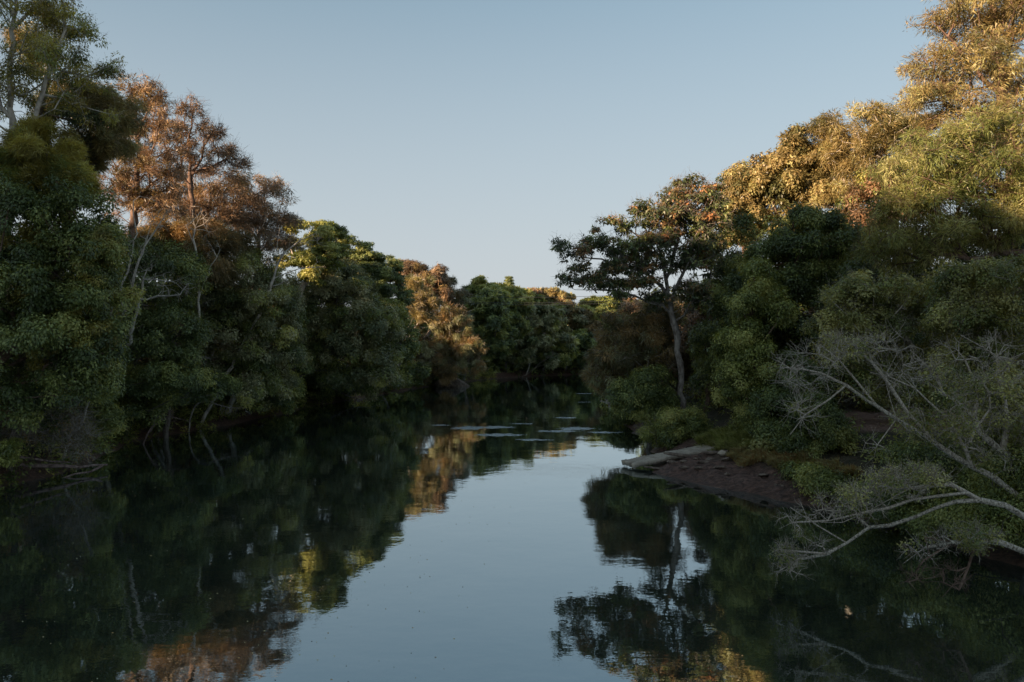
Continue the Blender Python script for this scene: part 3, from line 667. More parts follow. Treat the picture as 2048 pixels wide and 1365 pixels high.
# ---------------- far bend
far = [
 ('round dark green tree at the left end of the far bend', (925,128), [(985,640,36,32),(960,690,30,40),(1000,690,30,35),(975,610,30,25)], 'dark'),
 ('olive green tree with a hollow dark base left of centre on the far bend', (940,137), [(1010,620,35,28),(985,600,30,22),(1020,655,30,30)], 'mid'),
 ('tallest grey green dome in the middle of the far bend', (1010,146), [(1040,655,32,38),(1050,700,28,32),(1020,690,28,34),(1045,625,25,20)], 'grey'),
 ('grey green dome right of the tallest one on the far bend', (1055,150), [(1095,640,30,30),(1110,675,30,32),(1085,690,24,28),(1100,720,28,18)], 'grey'),
 ('small yellow green bushy tree low on the far bend', (1085,152), [(1130,690,20,22),(1120,715,20,14)], 'fresh'),
 ('dark rounded tree at the right end of the far bend above the water', (1130,157), [(1160,690,24,26),(1180,710,22,20),(1150,715,24,16)], 'dark'),
 ('brownish green tree rising behind the right end of the far bend', (1120,163), [(1150,640,30,24),(1175,665,26,26),(1130,625,28,20)], 'brown'),
 ('green tree behind the far bend where the river turns away', (1180,166), [(1205,640,30,24),(1190,680,28,30),(1220,670,25,28),(1230,720,30,25)], 'mid'),
 ('bright topped tree on the skyline, left of the far bend', (950,150), [(960,585,30,16),(985,590,26,14),(950,615,35,20)], 'fresh'),
 ('two lobed yellow green treetop on the skyline left of the little pine', (985,156), [(995,580,18,10),(1010,590,30,14),(985,610,30,16)], 'fresh'),
 ('dark green skyline tree right under the little pine', (1015,165), [(1035,592,26,12),(1050,605,30,16),(1020,615,30,14)], 'mid'),
 ('pinkish brown treetop on the skyline of the far bend', (1055,170), [(1065,592,20,9),(1060,606,24,12)], 'rust'),
 ('green and rusty topped tree on the skyline right of the pinkish one', (1090,172), [(1095,588,22,8),(1110,600,30,14),(1085,610,30,14)], 'gold'),
 ('yellow green crown at the right end of the skyline seen below the fig branches', (1190,182), [(1185,608,22,8),(1215,608,24,10),(1200,622,40,14)], 'fresh'),
 ('pale brown crown on the skyline beside the fig trunk side', (1235,186), [(1250,612,24,12),(1240,625,30,14)], 'rust'),
]
for lab, b, bl, lf in far:
    tree('broadleaf_tree', lab, 'tree', b, bl, n=190, per=95, leaf=lf, style='tri', L=.75, W=.34, cs=.8, bark='bark', rbase=.3, shell=.7,
         group=GF, depth=4, droop=.3, flat=.5, minsep=.7, rtip=.03)
# small pine on the skyline
def pine(label, px, py_top, d, h):
    top = P(px, py_top, d); base = top-np.array([0, 0, h]); rng = np.random.default_rng(55)
    o = empty('pine_tree', base, label, 'tree')
    nodes = np.array([[0,0,0],[0,0,h*.5],[0,0,h]], float)
    V, Fc = tubes(nodes, np.array([-1,0,1]), np.array([.3,.2,.05]), np.array([False,True,True]), 6)
    obj('trunk', mesh_np('trunk', V, 4, Fc, [M['bbark']], smooth=True), o)
    C = []; O = []
    for k in range(14):
        z = h*(.35+.65*k/14); r = (1-k/14)**.8*3.0+.35
        m = 9
        for a in range(m):
            for q in (.4, .75, 1):
                ang = a*2*math.pi/m+k*.7; C.append([math.cos(ang)*r*q, math.sin(ang)*r*q, z-.25*r*q+.5*q*q]); O.append([math.cos(ang), math.sin(ang), .1])
    V, nper, tone = leaf_faces(np.array(C), np.array(O), 40, .38, .5, .12, 'tri', rng, .1, flat=.35)
    obj('crown', mesh_np('crown', V, nper, np.arange(len(V)), [M['dark']], tone=tone), o)
pine('tiny layered pine standing up from the distant skyline', 1018, 552, 200, 15)

# ---------------- right bank, far to near
tree('casuarina_tree', 'feathery brown green tree bulging over the water left of the fig', 'tree', (1300, 55),
     [(1245,680,50,30),(1215,720,38,30),(1200,755,24,20),(1270,720,50,35),(1240,760,45,25),(1290,660,40,30),(1265,795,38,20),(1225,785,28,14),(1235,645,25,16),(1300,700,40,40),(1320,640,35,30)],
     n=460, per=95, leaf='brown', style='needle', L=.32, W=.05, cs=.55, bark='twig', rbase=.2, shell=.6, group=GR, depth=2.6, droop=.3, twig=2, twl=.8, twr=.014,
     trunk=[(1300,800),(1285,740),(1260,690)], limbs=[[(1285,740),(1240,720),(1205,700)],[(1290,760),(1330,700),(1345,660)]])
tree('casuarina_tree', 'orange sunlit tree glowing behind the fig trunk', 'tree', (1320, 86),
     [(1275,625,28,20),(1265,650,30,20),(1300,640,30,25),(1330,680,40,40),(1380,640,50,50),(1290,660,30,25)],
     n=190, per=150, leaf='rust', style='tri', L=.42, W=.12, cs=.7, bark='bark', rbase=.25, shell=.5, group=GR, depth=4)
tree('casuarina_tree', 'rusty mixed tree low behind the fig, above the shrubs', 'tree', (1360, 64),
     [(1300,740,40,40),(1340,760,50,40),(1310,700,40,40),(1390,740,50,60),(1400,680,50,50),(1420,620,50,50)],
     n=240, per=140, leaf='redleaf', L=.22, W=.10, cs=.62, bark='bark', rbase=.22, shell=.5, group=GR, depth=3)
tree('shrub', 'dark green shrub mass over the waterline left of the fig trunk', 'shrub', (1335, 50.5),
     [(1270,790,40,30),(1300,820,35,30),(1260,815,25,15),(1315,795,28,28),(1300,765,35,22)], n=190, per=140, leaf='mid', L=.2, W=.09, cs=.55, bark='twig', rbase=.1, shell=.6, group='bank shrubs', droop=.4)
tree('fig_tree', 'spreading fig with a straight grey trunk and flat leaf pads reaching left over the river', 'tree', (1366, 51),
     [(1260,530,45,28),(1330,490,45,38),(1400,500,40,42),(1350,420,40,36),(1220,572,45,16),(1300,545,40,25),(1390,600,40,26),(1420,400,30,30),(1165,540,30,16),(1125,495,24,12),(1160,505,24,18),(1200,492,42,25),(1150,568,32,20),(1190,560,40,18),(1225,545,40,25),(1225,445,28,11),(1262,452,26,15),(1285,425,30,18),(1250,500,50,22),
      (1300,480,50,32),(1320,435,35,30),(1345,400,30,25),(1375,368,30,20),(1400,400,30,30),(1370,450,50,38),(1410,470,35,50),(1340,530,55,31),(1280,570,40,18),(1395,530,40,38),(1240,590,25,10),(1380,580,40,25),(1310,600,30,15),(1430,430,25,44)],
     n=720, per=26, leaf='fig', L=.27, W=.12, cs=.30, bark='figbark', limbbark='figbark', rbase=.21,
     trunk=[(1366,800),(1362,740),(1353,670),(1342,610),(1335,590)],
     limbs=[[(1335,590),(1310,555),(1250,530),(1190,522),(1125,500)],[(1345,620),(1290,598),(1240,585),(1195,578),(1150,580)],[(1338,595),(1335,560),(1325,520),(1300,480),(1240,450)],
            [(1340,600),(1358,560),(1378,520),(1388,480)],[(1335,560),(1350,500),(1362,440),(1372,380)],[(1325,545),(1290,500),(1260,470)],[(1310,555),(1280,550),(1230,560)],[(1352,650),(1385,600),(1420,570)]],
     shell=.2, group=GR, twig=3, twl=.7, twr=.012, lam=.2, depth=2.2, flat=.6, droop=.2, lr=.42, fl=.8, lk=4, fill=.9)
tree('shrub', 'leafy dark shrub at the foot of the fig trunk, behind the ramp', 'shrub', (1385, 46.5),
     [(1365,845,38,30),(1345,875,35,25),(1395,870,30,25)], n=130, per=150, leaf='mid', L=.16, W=.075, cs=.45, bark='twig', rbase=.07, shell=.6, group='bank shrubs')
tree('shrub', 'small pale green shrub leaning over the water behind the ramp', 'shrub', (1320, 48),
     [(1305,870,24,16),(1325,885,22,14),(1290,880,12,8)], n=50, per=130, leaf='fresh', L=.15, W=.06, cs=.4, bark='twig', rbase=.05, shell=.5, group='bank shrubs', twig=2)
tree('broadleaf_tree', 'dull green slim tree directly behind the fig trunk', 'tree', (1410, 56),
     [(1440,520,40,40),(1450,600,40,50),(1430,680,40,50),(1470,470,40,40),(1440,760,40,40),(1490,560,40,60)],
     n=220, per=130, leaf='dark', L=.22, W=.1, cs=.6, bark='bbark', rbase=.2, shell=.6, group=GR, depth=2.5)
# golden back row
tree('broadleaf_tree', 'golden topped tree right beside the fig crown, orange limbs showing', 'tree', (1500, 62),
     [(1480,400,36,30),(1455,430,30,30),(1500,360,34,26),(1530,390,34,34),(1500,440,45,30),(1470,480,30,24)],
     n=210, per=120, leaf='gold', L=.28, W=.13, cs=.6, bark='bbark', rbase=.28, shell=.45, group=GR, depth=3.2, lam=.25)
tree('broadleaf_tree', 'big golden tree with clumped crown at the middle of the right skyline', 'tree', (1590, 60),
     [(1560,330,45,30),(1575,300,30,20),(1605,330,40,35),(1550,380,45,35),(1610,390,50,40),(1640,340,30,35),(1590,440,50,30)],
     n=280, per=120, leaf='gold', L=.28, W=.13, cs=.6, bark='bbark', rbase=.32, shell=.45, group=GR, depth=3.5, lam=.25)
tree('broadleaf_tree', 'golden tree with a small separate pad sticking up left of the notch', 'tree', (1690, 57),
     [(1655,245,22,9),(1648,258,30,10),(1665,275,40,14),(1690,300,40,25),(1660,320,35,28),(1700,350,40,35),(1660,400,30,40)],
     n=260, per=66, leaf='gold', style='needle', L=.34, W=.055, cs=.5, bark='pale', rbase=.28, shell=.4, group=GR, depth=3,
     trunk=[(1700,600),(1700,450),(1690,350),(1670,280)])
tree('broadleaf_tree', 'pale limbed golden tree right of the notch in the right skyline', 'tree', (1760, 54),
     [(1725,235,26,14),(1750,245,34,20),(1720,275,35,20),(1780,270,45,30),(1800,220,35,24),(1750,320,50,35),(1820,270,40,30),(1790,360,50,35)],
     n=300, per=62, leaf='gold', style='needle', L=.34, W=.055, cs=.5, bark='pale', rbase=.3, shell=.45, group=GR, depth=3.2,
     trunk=[(1800,600),(1790,450),(1760,330),(1745,260)], limbs=[[(1785,430),(1740,350),(1725,290)],[(1770,370),(1810,280)]])
tree('casuarina_tree', 'enormous golden feathery tree at the top right corner', 'tree', (2040, 46),
     [(1850,25,26,10),(1890,30,40,18),(1930,40,50,35),(1860,110,35,12),(1835,120,14,14),(1880,130,50,24),(1940,110,60,40),(1900,175,65,30),(1850,200,50,25),(1990,60,60,60),(1980,160,70,50),(1930,240,70,40),(2030,100,60,80),(2060,220,60,70),(1990,10,80,50),(2080,20,60,80),(1960,-60,60,50),(2050,-80,90,70)],
     n=680, per=60, leaf='gold', style='needle', L=.30, W=.05, cs=.52, lr=.8, lk=5, bark='bbark', rbase=.45, shell=.35, group=GR, depth=3, lam=.25, twig=2, twl=.7,
     trunk=[(2040,560),(2030,350),(2010,200),(1990,60),(1980,-40)], limbs=[[(2030,330),(1960,220),(1880,170),(1850,120)],[(2010,200),(1940,130),(1890,60),(1850,25)],[(2020,260),(2080,150)]])
tree('casuarina_tree', 'dark feathery green tree with a diagonal limb at the right edge', 'tree', (2090, 36),
     [(1830,340,60,35),(1880,300,50,35),(1940,270,50,30),(1800,420,55,40),(1880,400,70,45),(1960,350,60,45),(2010,280,50,40),(1850,490,80,40),(1950,460,80,45),(2040,420,60,60),(1790,490,45,35),(2040,330,40,50)],
     n=560, per=80, leaf='lichen', style='needle', L=.25, W=.042, cs=.48, lr=.7, lk=5, bark='bbark', limbbark='bbark', rbase=.3, shell=.45, group=GR, depth=2.6, twig=2, twl=.8,
     trunk=[(2090,700),(2085,560),(2075,440),(2050,400)], limbs=[[(2070,430),(2010,375),(1960,340),(1900,290)],[(2030,392),(1970,385),(1900,400)],[(2080,500),(1990,510),(1930,520),(1880,510)],[(2050,400),(2045,330)]])
tree('broadleaf_tree', 'shaded tree with reddish leaves between the golden row and the dark dome', 'tree', (1730, 50),
     [(1740,400,40,35),(1720,460,45,35),(1780,440,50,35),(1750,380,35,30),(1700,500,45,30),(1800,500,45,30)],
     n=200, per=110, leaf='redleaf', L=.24, W=.11, cs=.55, bark='bbark', rbase=.25, shell=.4, group=GR, depth=3, lam=.25)
tree('broadleaf_tree', 'dark teal green domed tree above the bank, centre of the right side', 'tree', (1600, 47),
     [(1590,470,50,40),(1640,480,50,45),(1560,520,60,50),(1620,540,75,50),(1680,530,45,50),(1530,590,55,55),(1600,620,80,60),(1690,600,50,60),(1500,660,45,60),(1480,610,35,40),(1560,690,60,60)],
     n=560, per=160, leaf='dark', L=.2, W=.09, cs=.6, bark='bbark', rbase=.35, shell=.75, group=GR, depth=4, droop=.4, minsep=.55)
tree('ivy_covered_tree', 'bright green creeper draped column standing on the grassy bank', 'tree', (1510, 43),
     [(1515,560,26,40),(1500,620,32,40),(1480,690,40,45),(1470,760,36,50),(1500,720,40,50),(1520,800,50,55),(1515,850,38,35),(1545,620,30,40)],
     n=380, per=160, leaf='fresh', L=.16, W=.075, cs=.5, bark='bbark', rbase=.2, shell=.75, group=GR, depth=2, droop=.6, minsep=.42)
tree('shrub', 'dark leafy bush at the right foot of the creeper draped column', 'shrub', (1590, 40),
     [(1560,820,50,50),(1610,800,50,50),(1560,880,40,35),(1600,760,45,40),(1540,870,25,30)], n=210, per=160, leaf='dark', L=.15, W=.07, cs=.48, bark='twig', rbase=.12, shell=.7, group='bank shrubs', depth=1.6, droop=.4)
tree('shrub', 'wide dark green bush hanging over the mud bank, left of the dirt clearing', 'shrub', (1660, 37),
     [(1630,870,50,50),(1650,905,40,45),(1610,920,45,40),(1645,950,40,28),(1630,820,45,30)], n=260, per=160, leaf='mid', L=.14, W=.065, cs=.42, bark='twig', rbase=.12, shell=.7, group='bank shrubs', depth=1.4, droop=.4)
tree('broadleaf_tree', 'yellow tinged round leafed tree behind the leaning bare limbs at right', 'tree', (1950, 31),
     [(1700,600,55,30),(1760,580,60,35),(1820,600,60,35),(1680,660,50,35),(1760,660,60,40),(1850,650,60,50),(1700,720,40,30),(1790,730,60,40),(1880,720,60,50),(1830,790,60,40)],
     n=430, per=90, leaf='lichen', L=.13, W=.07, cs=.36, bark='lbark', rbase=.2, shell=.5, group=GR, depth=1.8, twig=3, twl=.6, twr=.007, minsep=.3)
tree('broadleaf_tree', 'olive round leafed tree crowding the right edge below the diagonal limb', 'tree', (2120, 27),
     [(1950,570,70,45),(2030,560,60,45),(1930,640,70,50),(2010,640,70,60),(1960,730,70,55),(2040,740,50,70),(1900,790,60,50),(1990,820,70,60),(2050,880,60,60)],
     n=430, per=100, leaf='lichen', L=.12, W=.065, cs=.36, bark='lbark', rbase=.2, shell=.5, group=GR, depth=1.6, twig=3, twl=.55, twr=.007, minsep=.3)
# leaning lichen covered tree
JIT[0] = .11
tree('leaning_tree', 'lichen spotted tree leaning left over the water with a fan of bare grey twigs', 'tree', (2230, 22.5),
     [(1720,790,20,14),(1830,850,50,25),(1900,860,50,30),(1960,930,50,30),(1860,800,40,20),(1990,780,40,40),(1700,700,40,12)],
     n=85, per=34, leaf='lichen', L=.10, W=.055, cs=.4, bark='lbark', limbbark='whitetwig', rbase=.10,
     trunk=[(2150,1080),(2048,1000),(1960,940),(1880,895),(1790,845),(1745,805),(1700,775),(1655,755)],
     limbs=[[(1745,805),(1710,740),(1680,710),(1640,690)],[(1700,775),(1650,790),(1600,830),(1580,870)],[(1680,765),(1640,735),(1600,730),(1560,735)],[(1880,895),(1820,820),(1780,790),(1760,740),(1740,720)],
            [(1790,845),(1790,800),(1770,760)],[(1960,940),(1900,850),(1860,790),(1800,770),(1740,745)],[(1800,850),(1790,885),(1755,890)]],
     bare=[(1640,710,50,25),(1610,760,45,25),(1600,820,30,35),(1590,730,35,12),(1700,690,50,15),(1760,690,50,20),(1800,740,40,30),(1650,740,30,20),(1750,890,30,8),(1920,890,40,20)], nbare=130,
     twig=4, twl=.55, twr=.008, rtip=.011, lam=.15, bend=.3, depth=1.0, group='lichen covered trees')
tree('leaning_tree', 'second lichen spotted trunk slanting up behind the first at the right edge', 'tree', (2260, 24),
     [(1990,850,50,30),(1960,780,40,40),(2040,880,40,40),(1890,760,30,30)],
     n=70, per=36, leaf='lichen', L=.10, W=.055, cs=.4, bark='lbark', limbbark='whitetwig', rbase=.13,
     trunk=[(2180,1060),(2070,960),(2000,890),(1955,845),(1900,790),(1850,760)],
     limbs=[[(2000,890),(2010,800),(2010,720),(1990,660)],[(1955,845),(1960,780),(1930,720)],[(2010,800),(2050,740)],[(1900,790),(1870,720),(1820,700)],[(2010,720),(1960,690),(1920,670)]],
     bare=[(1850,740,50,35),(1930,710,50,35),(2000,700,40,40),(1980,830,50,30)], nbare=70, twig=4, twl=.5, twr=.009, rtip=.011, lam=.15, bend=.3, depth=1.0, group='lichen covered trees')
tree('leaning_tree', 'low lichen spotted limb sweeping left just above the dark water', 'tree', (2200, 20.5),
     [(1770,960,50,12),(1700,990,20,10),(1850,960,50,15),(1570,1110,20,12),(1630,1000,14,8)],
     n=70, per=24, leaf='lichen', L=.08, W=.045, cs=.3, bark='lbark', limbbark='whitetwig', rbase=.085,
     trunk=[(2120,1080),(2048,1030),(1970,985),(1900,1000),(1820,1030),(1730,1068),(1680,1085),(1640,1118),(1600,1130),(1560,1142)],
     limbs=[[(1970,985),(1880,990),(1800,1000),(1760,1025),(1700,1045),(1640,1045)],[(1960,980),(1900,968),(1830,962),(1790,990),(1740,1020)],[(1680,1085),(1640,1050),(1620,1020),(1580,1015)],[(1830,962),(1800,960),(1740,975)],
            [(1720,1040),(1660,1040),(1590,1045)],[(1640,1118),(1590,1110),(1560,1100)],[(1600,1130),(1580,1145)],[(1730,1068),(1715,1035)]],
     bare=[(1640,1020,40,18),(1700,1015,40,20),(1760,990,45,25),(1810,980,40,15),(1590,1040,22,10),(1600,1110,30,18),(1575,1135,22,12),(1640,1090,25,15)], nbare=105,
     twig=5, twl=.36, twr=.0075, rtip=.009, lam=.12, bend=.3, depth=.6, group='lichen covered trees')
tree('leaning_tree', 'lowest bare limb dipping its brown twigs to the water at the lower right', 'tree', (2190, 18.8),
     [(1850,1085,30,10),(1950,1075,40,15)],
     n=25, per=40, leaf='lichen', L=.08, W=.045, cs=.22, bark='lbark', limbbark='bbark', rbase=.075,
     trunk=[(2120,1130),(2040,1095),(1980,1078),(1920,1072),(1880,1076),(1840,1095),(1806,1128)],
     limbs=[[(1960,1088),(1935,1120),(1915,1140),(1918,1180)],[(1880,1076),(1860,1110),(1830,1150),(1815,1165)],[(1935,1120),(1910,1160),(1885,1195)],[(1900,1074),(1870,1060),(1850,1075)],[(1870,1085),(1862,1120)]],
     bare=[(1850,1100,40,20),(1830,1150,25,12),(1890,1080,40,15),(1900,1160,25,25)], nbare=60,
     twig=4, twl=.33, twr=.007, rtip=.008, lam=.12, bend=.35, depth=.5, group='lichen covered trees')
JIT[0] = .06
for lab, b, bl, lf, k in [
    ('dark leafy bush filling the right edge behind the low limbs', (2060, 23.5), [(2000,1000,60,50),(2050,960,50,50),(1960,1050,50,40),(2040,1060,60,40)], 'mid', 200),
    ('green bush between the leaning limbs and the dark hollow', (1960, 27.5), [(1850,930,50,40),(1900,970,60,40),(1830,980,40,25),(1940,930,50,40),(1880,1010,50,25)], 'mid', 200),
    ('small green bush spilling over the right end of the mud bank', (1690, 33), [(1640,965,30,18),(1610,955,22,16),(1680,975,35,20)], 'mid', 90),
    ('grassy green bush above the dry grass on the right bank', (1560, 39.5), [(1540,915,32,18),(1505,905,25,16),(1575,925,25,16)], 'lichen', 70),
    ('low green bush at the waterline right of the mud bank', (1830, 27.5), [(1760,1010,40,14),(1800,1030,50,18),(1860,1040,40,20)], 'mid', 110),
    ('dark bush beyond the dirt clearing at right', (1960, 49), [(1930,830,60,30),(1860,812,50,22),(1990,840,60,30),(1760,812,40,14)], 'dark', 170),
    ('shaded leafy tree mass over the dirt clearing', (1830, 42), [(1720,760,60,40),(1790,780,50,40),(1860,770,60,40),(1700,700,60,40),(1800,700,60,40),(1900,700,60,50)], 'dark', 260),
    ('shadowy tree behind the round leafed tree at right', (2000, 40), [(1800,530,60,35),(1880,520,60,40),(1960,510,60,40),(2040,500,60,40),(1900,600,80,50),(1980,560,70,50),(1800,580,70,50),(2000,680,70,60),(1990,780,60,50),(1740,560,50,40)], 'dark', 300),
    ]:
    tree('shrub' if 'bush' in lab else 'broadleaf_tree', lab, 'shrub' if 'bush' in lab else 'tree', b, bl, n=k, per=140, leaf=lf, L=.0042*b[1], W=.002*b[1], cs=.45+.003*b[1], bark='bark', rbase=.1, shell=.6, group='bank shrubs' if 'bush' in lab else GR, droop=.3, depth=1.8)
for lab, x, y0, y1, d, lean in [('thin dark stem at the left of the dirt clearing', 1712, 960, 880, 36, -12), ('slanting brown stem below the dirt clearing', 1728, 960, 900, 36.5, -18), ('thin upright stem at the right of the dirt clearing', 1790, 900, 780, 40, 4)]:
    snag(lab, (x, d), [(x, y0), (x+lean*.5, (y0+y1)/2), (x+lean, y1)], [], [(x+lean, y1, 10, 12)], 4, rb=.07, bark='bbark', name='tree_stem', cat='tree stem')

# ---------------- stuff: woods behind, undergrowth, grass, fallen leaves
def wood(name, label, spots, leafs, per_dome=34, per=28, L=.8, W=.4, seed=1):
    rng = np.random.default_rng(seed); Vs = []; tones = []; mi = []; Fs = 0; TV = []; TF = []; tv = 0
    for k, (x, y, ztop, r) in enumerate(spots):
        C, O = sample_blobs([(np.array([x, y, ztop-r*.9]), np.array([r, r, r*.9])), (np.array([x, y, ztop-r*1.8]), np.array([r*.9, r*.9, r*1.1]))], per_dome, rng, .75, True, r*.18)
        V, nper, tone = leaf_faces(C, O, per, r*.26, L, W, 'tri', rng, .3)
        Vs.append(V); tones.append(tone); mi.append(np.full(len(tone), k % len(leafs)))
    V = np.concatenate(Vs); tone = np.concatenate(tones)
    o = obj(name, mesh_np(name, V, 3, np.arange(len(V)), [M[l] for l in leafs], tone=tone, midx=np.concatenate(mi)))
    COUNT[0] += len(tone)
    tag(o, label, 'wood', kind='stuff'); return o
rng = np.random.default_rng(3)
def scatter(n, xr, yr, sdmin, zf, r, sdmax=999, sep=5):
    out = []
    for _ in range(n*30):
        if len(out) >= n: break
        x = rng.uniform(*xr); y = rng.uniform(*yr)
        s = float(sdist(np.array([x]), np.array([y]))[0])
        if s < sdmin or s > sdmax: continue
        if any((x-a[0])**2+(y-a[1])**2 < sep*sep for a in out): continue
        out.append((x, y, zf(x, y)+rng.uniform(-1.5, 1.5), r*rng.uniform(.8, 1.2)))
    return out
wood('forest', 'dim woodland standing behind the left bank trees', scatter(150, (-90,-28), (22,150), 5.5, lambda x, y: 12.0, 4.2, 60, 4.6), ['dark','mid','rust','brown'], seed=1)
wood('forest', 'dim woodland behind the far bend', scatter(90, (-70,140), (150,235), 7, lambda x, y: 14.2+.012*(y-150), 5.0, 70, 6), ['dark','mid','brown','grey'], L=1.0, W=.5, seed=2)
wood('forest', 'dim woodland behind the right bank trees', scatter(90, (17,75), (48,140), 8, lambda x, y: 11.5+.03*x, 4.0, 60, 5), ['dark','mid','redleaf'], seed=4)
wood('forest', 'dark low tree cover standing close behind the left waterline', scatter(95, (-60,-2), (28,148), 4.5, lambda x, y: 9.5, 3.2, 12, 3.2), ['dark','mid','brown'], L=.5, W=.25, per_dome=40, per=45, seed=8)
wood('forest', 'taller dim trees just behind the creeper covered edge tree', scatter(12, (-46,-33), (38,62), 6, lambda x, y: 14.5, 3.8, 30, 4), ['dark','mid'], L=.5, W=.25, per_dome=40, per=50, seed=9)
wood('forest', 'dark low tree cover along the far waterline', scatter(50, (-15,70), (138,185), 2.2, lambda x, y: 7.5, 3.0, 10, 3.0), ['dark','mid'], L=.7, W=.35, per_dome=40, per=34, seed=18)
def low_cover(name, label, n, sampler, leaf, per, L, W, cs, seed):
    rg = np.random.default_rng(seed); xy = sampler(rg, n); z = gz_arr(xy[:, 0], xy[:, 1])
    C = np.stack([xy[:, 0], xy[:, 1], z+rg.uniform(.05, 1.3, len(z))**1.3], -1); O = np.tile([0, 0, 1.], (len(C), 1))
    V, nper, tone = leaf_faces(C, O, per, cs, L, W, 'tri', rg, .2)
    o = obj(name, mesh_np(name, V, 3, np.arange(len(V)), [M[leaf]], tone=tone)); COUNT[0] += len(tone)
    tag(o, label, 'undergrowth', kind='stuff')
def band(xr, yr, s0, s1, avoid=None):
    def f_(rg, n):
        x = rg.uniform(xr[0], xr[1], n*12); y = rg.uniform(yr[0], yr[1], n*12); s = sdist(x, y); k = (s > s0) & (s < s1)
        if avoid is not None: k &= avoid(x, y)
        return np.stack([x[k], y[k]], -1)[:n]
    return f_
low_cover('undergrowth', 'dark ground cover under the trees of the left bank', 1500, band((-45,0), (20,140), .8, 14), 'dark', 30, .35, .17, .5, 11)
low_cover('undergrowth', 'trailing growth hanging along the left waterline', 1300, band((-45,0), (24,140), .0, 3.2), 'mid', 34, .26, .13, .5, 14)
low_cover('undergrowth', 'dark ground cover under the trees of the far bend', 700, band((-20,60), (138,185), .3, 14), 'dark', 24, .6, .3, .7, 12)
low_cover('undergrowth', 'dark ground cover under the trees of the right bank', 1100, band((8,50), (16,140), 2.6, 14, lambda x, y: ~((np.abs(x-11.5) < 4.5) & (np.abs(y-39.5) < 7)) & (np.hypot(x-22.8, y-43.5) > 7.5)), 'mid', 30, .25, .12, .45, 13)

def grass(name, label, spots, leaf, n, h, seed):
    rg = np.random.default_rng(seed); k = rg.integers(0, len(spots), n); s = np.array(spots)[k]
    a = rg.uniform(0, 2*np.pi, n); r = np.sqrt(rg.random(n)); x = s[:, 0]+np.cos(a)*r*s[:, 2]; y = s[:, 1]+np.sin(a)*r*s[:, 3]
    cl = vnoise(x, y, .5, 21); keep = (cl+rg.random(n)*.5) > .45; x = x[keep]; y = y[keep]; cl = cl[keep]
    b = np.stack([x, y, gz_arr(x, y)-.02], -1); m = len(b)
    lean = rg.normal(0, .35, (m, 3))+np.array([-.25, -.45, 0]); lean[:, 2] = 1; t = unit(lean)
    hh = (h*rg.uniform(.5, 1.2, (m, 1)))*(.5+cl[:, None]); sd_ = unit(np.cross(t, rg.normal(0, 1, (m, 3))))*.012
    mid = b+t*hh*.55; tip = mid+(t+np.array([-.35, -.6, -.5]))*hh*.45
    V = np.stack([b-sd_, b+sd_, mid+sd_*.8, tip, mid-sd_*.8], 1).reshape(-1, 3)
    o = obj(name, mesh_np(name, V, 5, np.arange(len(V)), [M[leaf]], tone=rg.random(m)))
    tag(o, label, 'grass', kind='stuff'); COUNT[0] += m
grass('grass', 'long green grass spilling down the right bank above the ramp', [(12.3,40.5,.8,1.2),(12.3,41.5,1.3,2.0),(12.6,44.5,1.6,2.2),(13.4,39.5,1.2,1.5),(11.6,43.5,.7,1.5)], 'grass', 22000, .62, 31)
grass('dry_grass', 'dry brown grass fringe hanging over the mud bank', [(12.3,37.6,1.0,.9),(13.4,36.2,1.0,.9),(12.0,38.7,.8,.7),(14.2,34.8,.9,.9),(14.6,33.4,.8,.8),(12.6,38.4,.8,.9)], 'drygrass', 26000, .5, 32)

# floating leaves on the near left water
rg = np.random.default_rng(41); n = 420
u = rg.random(n); d = 14+rg.random(n)**1.4*30; x = (-1024+rg.random(n)**1.2*900+(d-14)*8)/1500*d
k = sdist(x, d) < -.6; x, d = x[k], d[k]; m = len(x)
a = rg.uniform(0, 6.28, m); t = np.stack([np.cos(a), np.sin(a), np.zeros(m)], -1); b = np.cross(t, [0,0,1.])
s_ = rg.uniform(.012, .034, (m, 1)); c = np.stack([x, d, np.full(m, .006)], -1)
lift = np.array([0, 0, .012])
V = np.stack([c-t*s_, c+b*s_*.5+lift, c+t*s_+lift*.5, c-b*s_*.5], 1).reshape(-1, 3)
o = obj('fallen_leaves', mesh_np('fallen_leaves', V, 4, np.arange(len(V)), [M['fallen']], tone=rg.random(m)))
tag(o, 'tiny pale fallen leaves floating on the dark near left water', 'leaves', kind='stuff')

